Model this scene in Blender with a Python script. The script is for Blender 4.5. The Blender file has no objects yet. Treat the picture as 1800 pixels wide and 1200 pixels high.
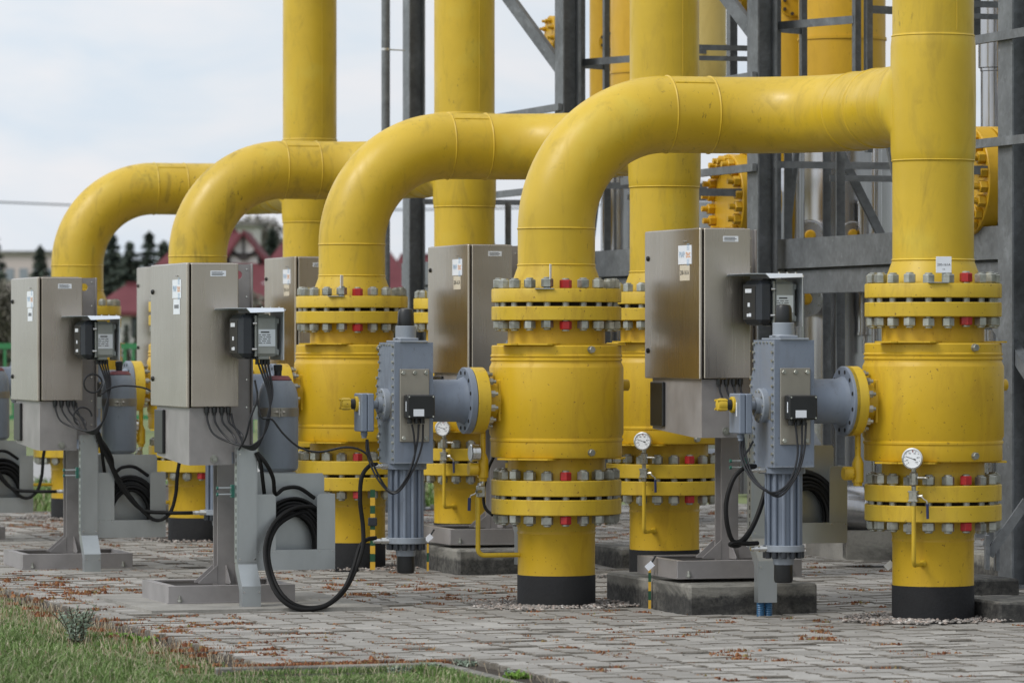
import bpy, bmesh, math, random
from mathutils import Vector, Matrix
random.seed(7)
R = math.radians
S = bpy.context.scene
COL = S.collection
PI = math.pi

# ------------------------------------------------------------------ camera
F = 7800.0          # focal length in pixels of the 1800 px wide photograph
CH = 1.38           # camera height
cam = bpy.data.cameras.new("camera")
cam.sensor_width = 36.0
cam.lens = 36.0 * F / 1800.0
cam.clip_start = 0.5
cam.clip_end = 5000
cam.dof.use_dof = True
cam.dof.focus_distance = 23.0
cam.dof.aperture_fstop = 5.6
co = bpy.data.objects.new("camera", cam)
COL.objects.link(co)
co.location = (0, 0, CH)
co.rotation_euler = (R(90), 0, 0)
S.camera = co

# ------------------------------------------------------------------ world
SUN_EL, SUN_AZ = R(46), R(-122)      # azimuth from +Y (view direction), negative = left
W = bpy.data.worlds.new("World")
S.world = W
W.use_nodes = True
nt = W.node_tree
nt.nodes.clear()
N = nt.nodes.new
L = nt.links.new
out = N("ShaderNodeOutputWorld")
bg = N("ShaderNodeBackground")
bg.inputs['Strength'].default_value = 0.10
sky = N("ShaderNodeTexSky")
sky.sky_type = 'NISHITA'
sky.sun_disc = False
sky.sun_elevation = SUN_EL
sky.sun_rotation = SUN_AZ
sky.altitude = 100
sky.air_density = 1.0
sky.dust_density = 2.0
tc = N("ShaderNodeTexCoord")
mp = N("ShaderNodeMapping"); mp.inputs['Scale'].default_value = (1.0, 1.0, 3.2)
n1 = N("ShaderNodeTexNoise"); n1.inputs['Scale'].default_value = 17; n1.inputs['Detail'].default_value = 6; n1.inputs['Roughness'].default_value = 0.52
n1.inputs['Distortion'].default_value = 0.4
r1 = N("ShaderNodeValToRGB")
r1.color_ramp.elements[0].position = 0.36; r1.color_ramp.elements[0].color = (7.1, 7.9, 8.8, 1)
r1.color_ramp.elements[1].position = 0.66; r1.color_ramp.elements[1].color = (8.6, 8.6, 8.9, 1)
e = r1.color_ramp.elements.new(0.49); e.color = (7.8, 8.25, 8.85, 1)
mx = N("ShaderNodeMixRGB"); mx.inputs[0].default_value = 0.93
L(tc.outputs['Generated'], mp.inputs[0]); L(mp.outputs[0], n1.inputs[0]); L(n1.outputs['Fac'], r1.inputs[0])
L(sky.outputs[0], mx.inputs[1]); L(r1.outputs[0], mx.inputs[2])
# ground-side hemisphere of the world (below the horizon) is dull, as real land is
sep = N("ShaderNodeSeparateXYZ"); L(tc.outputs['Generated'], sep.inputs[0])
mr = N("ShaderNodeMapRange"); mr.inputs[1].default_value = -0.02; mr.inputs[2].default_value = 0.0
L(sep.outputs[2], mr.inputs[0])
mx2 = N("ShaderNodeMixRGB"); mx2.inputs[1].default_value = (1.6, 1.6, 1.3, 1)
L(mr.outputs[0], mx2.inputs[0]); L(mx.outputs[0], mx2.inputs[2])
# added sky gradient shapes light on the pipes: brighter overhead and left, dimmer right
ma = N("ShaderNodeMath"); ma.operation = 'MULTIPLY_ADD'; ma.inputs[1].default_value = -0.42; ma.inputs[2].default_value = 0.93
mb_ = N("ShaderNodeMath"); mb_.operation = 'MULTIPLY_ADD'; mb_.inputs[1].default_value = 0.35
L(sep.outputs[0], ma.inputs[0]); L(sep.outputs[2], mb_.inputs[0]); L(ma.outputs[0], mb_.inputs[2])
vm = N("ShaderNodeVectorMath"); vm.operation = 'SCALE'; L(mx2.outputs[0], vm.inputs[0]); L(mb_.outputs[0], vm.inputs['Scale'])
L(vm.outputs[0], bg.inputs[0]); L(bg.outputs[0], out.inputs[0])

sun = bpy.data.lights.new("sun", 'SUN')
sun.energy = 1.7
sun.angle = R(22)
sun.color = (1.0, 0.96, 0.90)
so = bpy.data.objects.new("sun", sun); COL.objects.link(so)
d = Vector((math.sin(SUN_AZ) * math.cos(SUN_EL), math.cos(SUN_AZ) * math.cos(SUN_EL), math.sin(SUN_EL)))
so.rotation_euler = d.to_track_quat('Z', 'Y').to_euler()
so.location = d * 50
S.view_settings.view_transform = 'Standard'
S.view_settings.look = 'None'
S.view_settings.exposure = 0.08
S.view_settings.gamma = 1.0

# ------------------------------------------------------------------ materials
def newmat(name):
    m = bpy.data.materials.new(name); m.use_nodes = True
    t = m.node_tree; t.nodes.clear()
    o = t.nodes.new("ShaderNodeOutputMaterial"); p = t.nodes.new("ShaderNodeBsdfPrincipled")
    t.links.new(p.outputs[0], o.inputs[0])
    return m, t, p

def ramp(t, fac, stops):
    r = t.nodes.new("ShaderNodeValToRGB")
    el = r.color_ramp.elements
    el[0].position, el[0].color = stops[0][0], tuple(stops[0][1]) + (1,)
    el[1].position, el[1].color = stops[-1][0], tuple(stops[-1][1]) + (1,)
    for p_, c in stops[1:-1]:
        e_ = el.new(p_); e_.color = tuple(c) + (1,)
    t.links.new(fac, r.inputs[0])
    return r.outputs[0]

def noise(t, scale, detail=4, rough=0.55, stretch=(1, 1, 1), src='pos', dist=0.0, rot=0):
    if src == 'pos':
        g = t.nodes.new("ShaderNodeNewGeometry"); s = g.outputs['Position']
    else:
        g = t.nodes.new("ShaderNodeTexCoord"); s = g.outputs['Object']
    m = t.nodes.new("ShaderNodeMapping"); m.inputs['Scale'].default_value = stretch; m.inputs['Rotation'].default_value = (0, 0, rot)
    t.links.new(s, m.inputs[0])
    n = t.nodes.new("ShaderNodeTexNoise"); n.inputs['Scale'].default_value = scale
    n.inputs['Detail'].default_value = detail; n.inputs['Roughness'].default_value = rough; n.inputs['Distortion'].default_value = dist
    t.links.new(m.outputs[0], n.inputs[0])
    return n.outputs['Fac']

def mix(t, fac, a, b, mode='MIX'):
    m = t.nodes.new("ShaderNodeMixRGB"); m.blend_type = mode
    for i, v in ((0, fac), (1, a), (2, b)):
        if hasattr(v, 'links'): t.links.new(v, m.inputs[i])
        elif i == 0: m.inputs[0].default_value = v
        else: m.inputs[i].default_value = tuple(v) + (1,)
    return m.outputs[0]

def bump(t, p, h, strength=0.3, dist=0.01):
    b = t.nodes.new("ShaderNodeBump"); b.inputs['Strength'].default_value = strength; b.inputs['Distance'].default_value = dist
    t.links.new(h, b.inputs['Height']); t.links.new(b.outputs[0], p.inputs['Normal'])

def scale3(c, k): return tuple(x * k for x in c)

def paint(name, c, rough=0.42, dirt=0.5, dirtcol=(0.10, 0.08, 0.035), fade=None, chips=0.0, spec=0.5, grime=0.35):
    m, t, p = newmat(name)
    n = noise(t, 2.2, 5, 0.6)
    base = ramp(t, n, [(0.3, scale3(c, 0.88)), (0.55, c), (0.75, fade or scale3(c, 1.1))])
    n2 = noise(t, 9, 6, 0.65, (1, 1, 0.28), dist=0.6)
    s = ramp(t, n2, [(0.52, (0, 0, 0)), (0.72, (dirt,) * 3)])
    base = mix(t, s, base, dirtcol)
    # fine scuffs
    n3 = noise(t, 34, 3, 0.7, (1, 1, 0.4))
    nb = noise(t, 1.6, 2, 0.5)
    s3 = ramp(t, n3, [(0.63, (0, 0, 0)), (0.70, (grime,) * 3)])
    sb = ramp(t, nb, [(0.48, (0, 0, 0)), (0.62, (1, 1, 1))])
    s4 = mix(t, 1.0, s3, sb, 'MULTIPLY')
    base = mix(t, s4, base, scale3(dirtcol, 0.6))
    if chips:
        n5 = noise(t, 60, 2, 0.5)
        s5 = ramp(t, n5, [(0.70, (0, 0, 0)), (0.72, (chips,) * 3)])
        base = mix(t, s5, base, (0.09, 0.03, 0.012))
    n6 = noise(t, 5.5, 6, 0.7, (1, 1, 0.5), dist=1.2)
    s6 = ramp(t, n6, [(0.60, (0, 0, 0)), (0.70, (grime * 0.55,) * 3)])
    base = mix(t, s6, base, scale3(c, 0.45))
    t.links.new(base, p.inputs['Base Color'])
    rr = ramp(t, n2, [(0.35, (rough * 0.85,) * 3), (0.7, (min(1, rough * 1.5),) * 3)])
    t.links.new(rr, p.inputs['Roughness'])
    p.inputs['Specular IOR Level'].default_value = spec
    bump(t, p, noise(t, 45, 3, 0.5), 0.05, 0.004)
    return m

def metal(name, c, rough=0.35, metallic=0.9, var=0.15, scale=6, stretch=(1, 1, 1), bumps=0.03):
    m, t, p = newmat(name)
    n = noise(t, scale, 5, 0.6, stretch)
    base = ramp(t, n, [(0.3, scale3(c, 1 - var)), (0.7, scale3(c, 1 + var))])
    t.links.new(base, p.inputs['Base Color'])
    rr = ramp(t, n, [(0.3, (rough * 0.85,) * 3), (0.7, (rough * 1.2,) * 3)])
    t.links.new(rr, p.inputs['Roughness'])
    p.inputs['Metallic'].default_value = metallic
    if bumps: bump(t, p, noise(t, scale * 6, 3, 0.5, stretch), bumps, 0.004)
    return m

def plain(name, c, rough=0.5, metallic=0.0, var=0.12, scale=12):
    m, t, p = newmat(name)
    n = noise(t, scale, 4, 0.6)
    t.links.new(ramp(t, n, [(0.3, scale3(c, 1 - var)), (0.7, scale3(c, 1 + var))]), p.inputs['Base Color'])
    p.inputs['Roughness'].default_value = rough
    p.inputs['Metallic'].default_value = metallic
    return m

M = {}
M['pipe'] = paint('pipe_yellow', (0.59, 0.398, 0.022), 0.38, 0.30, (0.17, 0.12, 0.03), (0.60, 0.455, 0.05), grime=0.6)
M['pipes'] = paint('scuffed_pipe_yellow', (0.57, 0.385, 0.024), 0.40, 0.55, (0.10, 0.075, 0.025), (0.58, 0.435, 0.05), grime=0.9)
M['valve'] = paint('valve_yellow', (0.60, 0.38, 0.012), 0.42, 0.38, (0.30, 0.15, 0.015), (0.64, 0.42, 0.02), chips=0.6, grime=0.35)
M['flange'] = paint('flange_yellow', (0.57, 0.385, 0.02), 0.45, 0.40, (0.26, 0.13, 0.025), (0.60, 0.425, 0.04), chips=0.75, grime=0.5)
M['gold'] = paint('vessel_yellow', (0.62, 0.36, 0.012), 0.42, 0.2, (0.25, 0.14, 0.02))
M['cream'] = paint('faded_yellow', (0.58, 0.45, 0.14), 0.5, 0.2, (0.3, 0.2, 0.05))
M['grey'] = paint('blue_grey_paint', (0.185, 0.218, 0.275), 0.42, 0.35, (0.09, 0.085, 0.08), (0.21, 0.245, 0.30), grime=0.5)
M['greyl'] = paint('light_grey_paint', (0.26, 0.29, 0.33), 0.42, 0.35, (0.13, 0.12, 0.11), (0.29, 0.32, 0.36), grime=0.4)
M['tank'] = paint('tank_grey_paint', (0.25, 0.285, 0.335), 0.4, 0.25, (0.13, 0.12, 0.11), (0.28, 0.315, 0.365), grime=0.3)
M['instr'] = paint('instrument_grey', (0.25, 0.265, 0.25), 0.45, 0.2, (0.15, 0.15, 0.14), grime=0.2)
M['dark'] = plain('charcoal_plastic', (0.022, 0.026, 0.033), 0.42)
M['black'] = plain('black_plastic', (0.012, 0.013, 0.014), 0.38)
M['rubber'] = plain('black_hose', (0.008, 0.008, 0.008), 0.6)
M['rubber'].node_tree.nodes['Principled BSDF'].inputs['Specular IOR Level'].default_value = 0.22
M['wire'] = plain('black_cable', (0.016, 0.017, 0.02), 0.45)
M['wire'].node_tree.nodes['Principled BSDF'].inputs['Specular IOR Level'].default_value = 0.35
M['gap'] = plain('dark_gap', (0.01, 0.009, 0.008), 0.9)
M['red'] = plain('red_paint', (0.36, 0.014, 0.016), 0.4, var=0.15, scale=30)
M['maroon'] = plain('dark_red_collar', (0.17, 0.03, 0.035), 0.45, var=0.3, scale=25)
M['white'] = plain('white_sheet', (0.72, 0.75, 0.80), 0.5, var=0.03)
M['creamp'] = plain('cream_plate', (0.58, 0.52, 0.41), 0.5, var=0.06)
M['ink'] = plain('ink', (0.03, 0.03, 0.035), 0.6)
M['orange'] = plain('orange_ink', (0.75, 0.30, 0.06), 0.6)
M['blueink'] = plain('pale_blue_ink', (0.30, 0.45, 0.62), 0.6)
M['handle'] = plain('blue_handle', (0.012, 0.022, 0.085), 0.4)
M['hose_blue'] = plain('blue_conduit', (0.03, 0.11, 0.22), 0.4)
M['green'] = plain('green_stripe', (0.01, 0.07, 0.03), 0.5)
M['stripe_y'] = plain('yellow_stripe', (0.6, 0.36, 0.03), 0.5)
M['teal'] = plain('teal_clamp', (0.02, 0.12, 0.09), 0.5)
M['lens'] = plain('clear_dial', (0.78, 0.80, 0.82), 0.25, var=0.02)

def steel_sheet():
    m, t, p = newmat('brushed_stainless')
    n = noise(t, 3.0, 6, 0.62, (1, 1, 0.22))
    nb = noise(t, 2.2, 3, 0.5, (0.5, 0.5, 1.4))
    fine = noise(t, 160, 2, 0.5, (1, 1, 0.02))
    c = ramp(t, n, [(0.3, (0.44, 0.395, 0.34)), (0.5, (0.475, 0.428, 0.37)), (0.75, (0.51, 0.458, 0.392))])
    c = mix(t, ramp(t, nb, [(0.45, (0, 0, 0)), (0.7, (0.35,) * 3)]), c, (0.30, 0.25, 0.19))
    t.links.new(c, p.inputs['Base Color'])
    p.inputs['Metallic'].default_value = 0.95
    t.links.new(ramp(t, fine, [(0.3, (0.26,) * 3), (0.7, (0.36,) * 3)]), p.inputs['Roughness'])
    p.inputs['Anisotropic'].default_value = 0.8; p.inputs['Anisotropic Rotation'].default_value = 0.25
    tg = t.nodes.new("ShaderNodeTangent"); tg.direction_type = 'RADIAL'; tg.axis = 'Z'; t.links.new(tg.outputs[0], p.inputs['Tangent'])
    bump(t, p, fine, 0.03, 0.002)
    return m
M['sheet'] = steel_sheet()
M['sheetd'] = metal('stainless_plate', (0.34, 0.315, 0.27), 0.42, 0.7, 0.12, 5, (1, 1, 0.3))
M['post'] = metal('pickled_steel', (0.29, 0.275, 0.27), 0.5, 0.3, 0.18, 5)
M['zinc'] = metal('zinc_sheet', (0.40, 0.425, 0.43), 0.36, 0.8, 0.12, 4, (1, 1, 0.4))
M['zincb'] = metal('bright_zinc', (0.66, 0.70, 0.75), 0.35, 0.75, 0.08, 4)
M['silver'] = metal('insulation_cladding', (0.43, 0.43, 0.44), 0.22, 1.0, 0.32, 5, (1, 1, 0.12))  # strong vertical streaks paint reflection stripes into the cladding colour
M['nut'] = metal('zinc_nut', (0.36, 0.367, 0.33), 0.38, 0.7, 0.42, 16)
M['chrome'] = metal('bright_fitting', (0.60, 0.60, 0.58), 0.22, 0.95, 0.1, 20)
M['tarn'] = metal('tarnished_fitting', (0.40, 0.39, 0.35), 0.30, 0.9, 0.25, 60)

def galv():
    m, t, p = newmat('galvanised_steel')
    n = noise(t, 5, 5, 0.65)
    v = t.nodes.new("ShaderNodeTexVoronoi"); v.inputs['Scale'].default_value = 38
    g = t.nodes.new("ShaderNodeNewGeometry"); t.links.new(g.outputs['Position'], v.inputs[0])
    c = ramp(t, n, [(0.3, (0.11, 0.119, 0.127)), (0.55, (0.16, 0.172, 0.182)), (0.8, (0.24, 0.257, 0.273))])
    vb = t.nodes.new("ShaderNodeRGBToBW"); t.links.new(v.outputs['Color'], vb.inputs[0])
    c = mix(t, 0.16, c, vb.outputs[0], 'OVERLAY')
    fl = noise(t, 26, 4, 0.7)
    c = mix(t, ramp(t, fl, [(0.66, (0, 0, 0)), (0.72, (0.45,) * 3)]), c, (0.40, 0.42, 0.44))
    t.links.new(c, p.inputs['Base Color'])
    p.inputs['Metallic'].default_value = 0.25
    p.inputs['Roughness'].default_value = 0.5
    return m
M['galv'] = galv()

def concrete(name, c, dark=0.5, sc=3.0):
    m, t, p = newmat(name)
    n = noise(t, sc, 8, 0.68)
    f = noise(t, 55, 4, 0.7)
    st = noise(t, 2.0, 6, 0.7, (1, 1, 2.2), dist=0.8)
    b = ramp(t, n, [(0.3, scale3(c, 0.72)), (0.55, c), (0.75, scale3(c, 1.22))])
    b = mix(t, ramp(t, f, [(0.5, (0, 0, 0)), (0.75, (0.4,) * 3)]), b, scale3(c, 0.5))
    b = mix(t, ramp(t, st, [(0.45, (0, 0, 0)), (0.62, (dark,) * 3)]), b, (0.035, 0.035, 0.032))
    t.links.new(b, p.inputs['Base Color']); p.inputs['Roughness'].default_value = 0.9
    bump(t, p, f, 0.5, 0.006)
    return m
M['conc'] = concrete('weathered_concrete', (0.24, 0.232, 0.205), 0.75)
def block_mat():
    m = M['conc'].copy(); m.name = 'tar_coated_concrete'; t = m.node_tree; p = [n for n in t.nodes if n.type == 'BSDF_PRINCIPLED'][0]
    old = p.inputs['Base Color'].links[0].from_socket
    g = t.nodes.new("ShaderNodeNewGeometry"); sx = t.nodes.new("ShaderNodeSeparateXYZ"); t.links.new(g.outputs['Position'], sx.inputs[0])
    n = noise(t, 14, 5, 0.7)
    a = t.nodes.new("ShaderNodeMath"); a.operation = 'MULTIPLY_ADD'; a.inputs[1].default_value = 0.09; t.links.new(n, a.inputs[0]); t.links.new(sx.outputs[2], a.inputs[2])
    f = ramp(t, a.outputs[0], [(0.128, (1, 1, 1)), (0.150, (0, 0, 0))])
    q = noise(t, 30, 5, 0.75)
    f = mix(t, 1.0, f, ramp(t, q, [(0.35, (1, 1, 1)), (0.72, (0.45,) * 3)]), 'MULTIPLY')
    t.links.new(mix(t, f, old, (0.022, 0.022, 0.022)), p.inputs['Base Color'])
    return m
M['block'] = block_mat()
M['concl'] = concrete('pale_concrete', (0.30, 0.288, 0.26), 0.3)
M['band'] = concrete('bitumen_band', (0.015, 0.0155, 0.017), 0.1)

def paver_mat():
    m, t, p = newmat('grey_pavers')
    g = t.nodes.new("ShaderNodeNewGeometry")
    c = ramp(t, g.outputs['Random Per Island'], [(0.0, (0.225, 0.213, 0.195)), (0.5, (0.295, 0.283, 0.262)), (1.0, (0.36, 0.346, 0.32))])
    n = noise(t, 1.1, 6, 0.6)
    c = mix(t, ramp(t, n, [(0.42, (0, 0, 0)), (0.68, (0.6,) * 3)]), c, (0.19, 0.18, 0.16))
    f = noise(t, 70, 4, 0.7)
    c = mix(t, ramp(t, f, [(0.5, (0, 0, 0)), (0.72, (0.4,) * 3)]), c, (0.12, 0.115, 0.10))
    t.links.new(c, p.inputs['Base Color']); p.inputs['Roughness'].default_value = 0.88
    bump(t, p, f, 0.5, 0.004)
    return m
M['paver'] = paver_mat()

def island(name, stops, rough=0.7, trans=0.0):
    m, t, p = newmat(name)
    g = t.nodes.new("ShaderNodeNewGeometry")
    c = ramp(t, g.outputs['Random Per Island'], stops)
    n = noise(t, 1.7, 3, 0.6)
    c = mix(t, 1.0, c, ramp(t, n, [(0.3, (0.75,) * 3), (0.7, (1.2,) * 3)]), 'MULTIPLY')
    t.links.new(c, p.inputs['Base Color']); p.inputs['Roughness'].default_value = rough
    p.inputs['Specular IOR Level'].default_value = 0.3
    return m
M['moss'] = island('rusty_moss', [(0, (0.10, 0.036, 0.018)), (0.45, (0.21, 0.076, 0.032)), (0.8, (0.30, 0.15, 0.065)), (1, (0.16, 0.16, 0.06))], 0.8)
M['grass'] = island('grass_blades', [(0, (0.075, 0.13, 0.030)), (0.45, (0.125, 0.205, 0.052)), (0.75, (0.18, 0.265, 0.088)), (0.88, (0.28, 0.29, 0.16)), (1, (0.40, 0.35, 0.27))], 0.6)
M['weed'] = island('grey_green_leaves', [(0, (0.20, 0.27, 0.20)), (1, (0.40, 0.47, 0.38))], 0.7)
M['leaf'] = island('bright_leaves', [(0, (0.10, 0.20, 0.03)), (1, (0.20, 0.34, 0.06))], 0.6)
M['needle'] = island('spruce_needles', [(0, (0.030, 0.045, 0.036)), (0.6, (0.055, 0.075, 0.055)), (1, (0.11, 0.13, 0.10))], 0.8)
M['bush'] = island('bare_bush', [(0, (0.10, 0.095, 0.075)), (0.6, (0.17, 0.16, 0.13)), (1, (0.26, 0.25, 0.20))], 0.9)
M['bark'] = plain('bark', (0.07, 0.055, 0.04), 0.9)
M['pebble'] = island('pebbles', [(0, (0.13, 0.12, 0.11)), (0.5, (0.27, 0.25, 0.23)), (0.8, (0.33, 0.26, 0.22)), (1, (0.52, 0.50, 0.47))], 0.6)
M['straw'] = plain('straw', (0.42, 0.36, 0.26), 0.8)
M['rstraw'] = plain('reddish_straw', (0.28, 0.19, 0.12), 0.8)
M['flower'] = plain('white_petals', (0.75, 0.75, 0.72), 0.6)

def soil(name, stops, sc):
    m, t, p = newmat(name)
    n = noise(t, sc, 8, 0.7)
    t.links.new(ramp(t, n, stops), p.inputs['Base Color']); p.inputs['Roughness'].default_value = 0.95
    bump(t, p, noise(t, sc * 8, 4, 0.7), 0.6, 0.02)
    return m
M['sand'] = soil('joint_sand', [(0.3, (0.025, 0.019, 0.014)), (0.7, (0.06, 0.045, 0.032))], 14)
M['pedge'] = soil('dirty_paver_edge', [(0.3, (0.06, 0.05, 0.038)), (0.5, (0.16, 0.145, 0.122)), (0.75, (0.26, 0.245, 0.22))], 5)
M['turf'] = soil('turf_soil', [(0.3, (0.08, 0.10, 0.035)), (0.5, (0.13, 0.165, 0.055)), (0.75, (0.20, 0.18, 0.11))], 1.3)
M['asph'] = soil('pale_road', [(0.3, (0.26, 0.255, 0.25)), (0.7, (0.34, 0.335, 0.33))], 0.8)
M['roof'] = soil('red_roof_tiles', [(0.3, (0.105, 0.026, 0.032)), (0.7, (0.155, 0.042, 0.050))], 0.6)
M['wallw'] = plain('pale_render', (0.66, 0.63, 0.62), 0.8)
M['wallp'] = plain('pale_block_wall', (0.55, 0.48, 0.46), 0.8)
M['timber'] = plain('dark_timber', (0.035, 0.028, 0.028), 0.7)
M['glass'] = plain('window_glass', (0.05, 0.06, 0.07), 0.1)
M['skylight'] = plain('skylight_glass', (0.65, 0.68, 0.72), 0.2)
M['fence'] = plain('green_fence_paint', (0.035, 0.20, 0.075), 0.5)

# ------------------------------------------------------------------ mesh builder
def basis(axis):
    a = Vector(axis).normalized()
    h = Vector((0, 0, 1)) if abs(a.z) < 0.9 else Vector((1, 0, 0))
    u = h.cross(a).normalized(); v = a.cross(u)
    return a, u, v

def catmull(pts, n=8):
    P = [Vector(p) for p in pts]
    P = [P[0] * 2 - P[1]] + P + [P[-1] * 2 - P[-2]]
    o = []
    for i in range(1, len(P) - 2):
        a, b, c, d_ = P[i - 1:i + 3]
        for k in range(n):
            s = k / n
            o.append(0.5 * ((2 * b) + (c - a) * s + (2 * a - 5 * b + 4 * c - d_) * s * s + (3 * b - a - 3 * c + d_) * s ** 3))
    o.append(P[-2])
    return o

class MB:
    def __init__(s): s.v = []; s.f = []; s.m = []
    def add(s, vs, fs, mi=0):
        k = len(s.v); s.v.extend([tuple(x) for x in vs]); s.f.extend([tuple(k + i for i in f) for f in fs]); s.m.extend([mi] * len(fs)); return s
    def obox(s, c, X, Y, Z, hx, hy, hz, mi=0, bev=0.0):
        c = Vector(c); X = Vector(X).normalized(); Y = Vector(Y).normalized(); Z = Vector(Z).normalized()
        b = min(bev, hx * .9, hy * .9, hz * .9)
        if b <= 0:
            vs = [c + X * (hx * i) + Y * (hy * j) + Z * (hz * k) for i in (-1, 1) for j in (-1, 1) for k in (-1, 1)]
            return s.add(vs, [(0, 1, 3, 2), (4, 6, 7, 5), (0, 4, 5, 1), (2, 3, 7, 6), (0, 2, 6, 4), (1, 5, 7, 3)], mi)
        vs = []; idx = {}
        for i in (-1, 1):
            for j in (-1, 1):
                for k in (-1, 1):
                    for ax in range(3):
                        h = [hx - b, hy - b, hz - b]; h[ax] += b
                        idx[(i, j, k, ax)] = len(vs)
                        vs.append(c + X * (h[0] * i) + Y * (h[1] * j) + Z * (h[2] * k))
        fs = []
        r = (-1, 1)
        for i in r:
            fs.append([idx[(i, j, k, 0)] for j, k in ((-1, -1), (1, -1), (1, 1), (-1, 1))])
            fs.append([idx[(j, i, k, 1)] for j, k in ((-1, -1), (1, -1), (1, 1), (-1, 1))])
            fs.append([idx[(j, k, i, 2)] for j, k in ((-1, -1), (1, -1), (1, 1), (-1, 1))])
            for j in r:
                fs.append([idx[(i, j, -1, 0)], idx[(i, j, 1, 0)], idx[(i, j, 1, 1)], idx[(i, j, -1, 1)]])
                fs.append([idx[(i, -1, j, 0)], idx[(i, 1, j, 0)], idx[(i, 1, j, 2)], idx[(i, -1, j, 2)]])
                fs.append([idx[(-1, i, j, 1)], idx[(1, i, j, 1)], idx[(1, i, j, 2)], idx[(-1, i, j, 2)]])
                for k in r:
                    fs.append([idx[(i, j, k, 0)], idx[(i, j, k, 1)], idx[(i, j, k, 2)]])
        return s.add(vs, fs, mi)
    def box(s, x0, x1, y0, y1, z0, z1, mi=0, bev=0.0):
        return s.obox(((x0 + x1) / 2, (y0 + y1) / 2, (z0 + z1) / 2), (1, 0, 0), (0, 1, 0), (0, 0, 1), abs(x1 - x0) / 2, abs(y1 - y0) / 2, abs(z1 - z0) / 2, mi, bev)
    def lathe(s, prof, o=(0, 0, 0), axis=(0, 0, 1), seg=48, mi=0, caps=True, ph=0.0):
        o = Vector(o); a, u, v = basis(axis); n = len(prof); vs = []
        for r, t in prof:
            for k in range(seg):
                q = 2 * PI * k / seg + ph
                vs.append(o + a * t + (u * math.cos(q) + v * math.sin(q)) * r)
        fs = []
        for i in range(n - 1):
            for k in range(seg):
                k2 = (k + 1) % seg
                fs.append((i * seg + k, i * seg + k2, (i + 1) * seg + k2, (i + 1) * seg + k))
        if caps:
            if prof[0][0] > 1e-5: fs.append(tuple(range(seg))[::-1])
            if prof[-1][0] > 1e-5: fs.append(tuple((n - 1) * seg + k for k in range(seg)))
        return s.add(vs, fs, mi)
    def cyl(s, p, q, r, seg=24, mi=0, bev=0.0, r2=None, ph=0.0):
        p = Vector(p); q = Vector(q); Ln = (q - p).length
        r2 = r if r2 is None else r2
        pr = [(r, 0), (r2, Ln)] if bev <= 0 else [(r - bev, 0), (r, bev), (r2, Ln - bev), (r2 - bev, Ln)]
        return s.lathe(pr, p, q - p, seg, mi, True, ph)
    def tube(s, pts, r, seg=10, mi=0, caps=True, radii=None):
        P = [Vector(p) for p in pts]; n = len(P)
        T = [(P[min(i + 1, n - 1)] - P[max(i - 1, 0)]).normalized() for i in range(n)]
        _, u, v = basis(T[0]); vs = []
        for i in range(n):
            u = (u - T[i] * u.dot(T[i])).normalized(); v = T[i].cross(u)
            rr = radii[i] if radii else r
            for k in range(seg):
                q = 2 * PI * k / seg
                vs.append(P[i] + (u * math.cos(q) + v * math.sin(q)) * rr)
        fs = [(i * seg + k, i * seg + (k + 1) % seg, (i + 1) * seg + (k + 1) % seg, (i + 1) * seg + k) for i in range(n - 1) for k in range(seg)]
        if caps: fs += [tuple(range(seg))[::-1], tuple((n - 1) * seg + k for k in range(seg))]
        return s.add(vs, fs, mi)
    def prism(s, poly, o, X, Y, depth, mi=0):
        o = Vector(o); X = Vector(X).normalized(); Y = Vector(Y).normalized(); Z = X.cross(Y); n = len(poly)
        vs = [o + X * x + Y * y for x, y in poly] + [o + X * x + Y * y + Z * depth for x, y in poly]
        fs = [tuple(range(n))[::-1], tuple(range(n, 2 * n))] + [(i, (i + 1) % n, n + (i + 1) % n, n + i) for i in range(n)]
        return s.add(vs, fs, mi)
    def bar(s, p, q, w, h, mi=0, up=(0, 0, 1), bev=0.0):
        p = Vector(p); q = Vector(q); a = (q - p).normalized(); up = Vector(up)
        if abs(a.dot(up)) > 0.99: up = Vector((0, 1, 0))
        y = up.cross(a).normalized(); z = a.cross(y)
        return s.obox((p + q) / 2, a, y, z, (q - p).length / 2, w / 2, h / 2, mi, bev)
    def hbeam(s, p, q, w, h, t=0.012, mi=0, up=(0, 0, 1)):
        """I-section: flanges are w wide, separated by height h along up"""
        p = Vector(p); q = Vector(q); a = (q - p).normalized(); up = Vector(up)
        y = up.cross(a).normalized(); z = a.cross(y); L_ = (q - p).length / 2; c = (p + q) / 2
        s.obox(c + z * (h / 2 - t / 2), a, y, z, L_, w / 2, t / 2, mi)
        s.obox(c - z * (h / 2 - t / 2), a, y, z, L_, w / 2, t / 2, mi)
        s.obox(c, a, y, z, L_ - 0.001, t / 3, h / 2 - t - 0.0005, mi)
        return s

def linkmesh(name, mb, mats, recalc=True, smooth=True, ang=32):
    me = bpy.data.meshes.new(name)
    me.from_pydata(mb.v, [], mb.f)
    if not isinstance(mats, (list, tuple)): mats = [mats]
    for m in mats: me.materials.append(M[m] if isinstance(m, str) else m)
    if max(mb.m) > 0: me.polygons.foreach_set('material_index', mb.m)
    if recalc:
        bm = bmesh.new(); bm.from_mesh(me); bmesh.ops.recalc_face_normals(bm, faces=bm.faces); bm.to_mesh(me); bm.free()
    if smooth:
        me.polygons.foreach_set('use_smooth', [True] * len(me.polygons))
        me.set_sharp_from_angle(angle=R(ang))
    me.update()
    o = bpy.data.objects.new(name, me); COL.objects.link(o)
    return o

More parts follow.
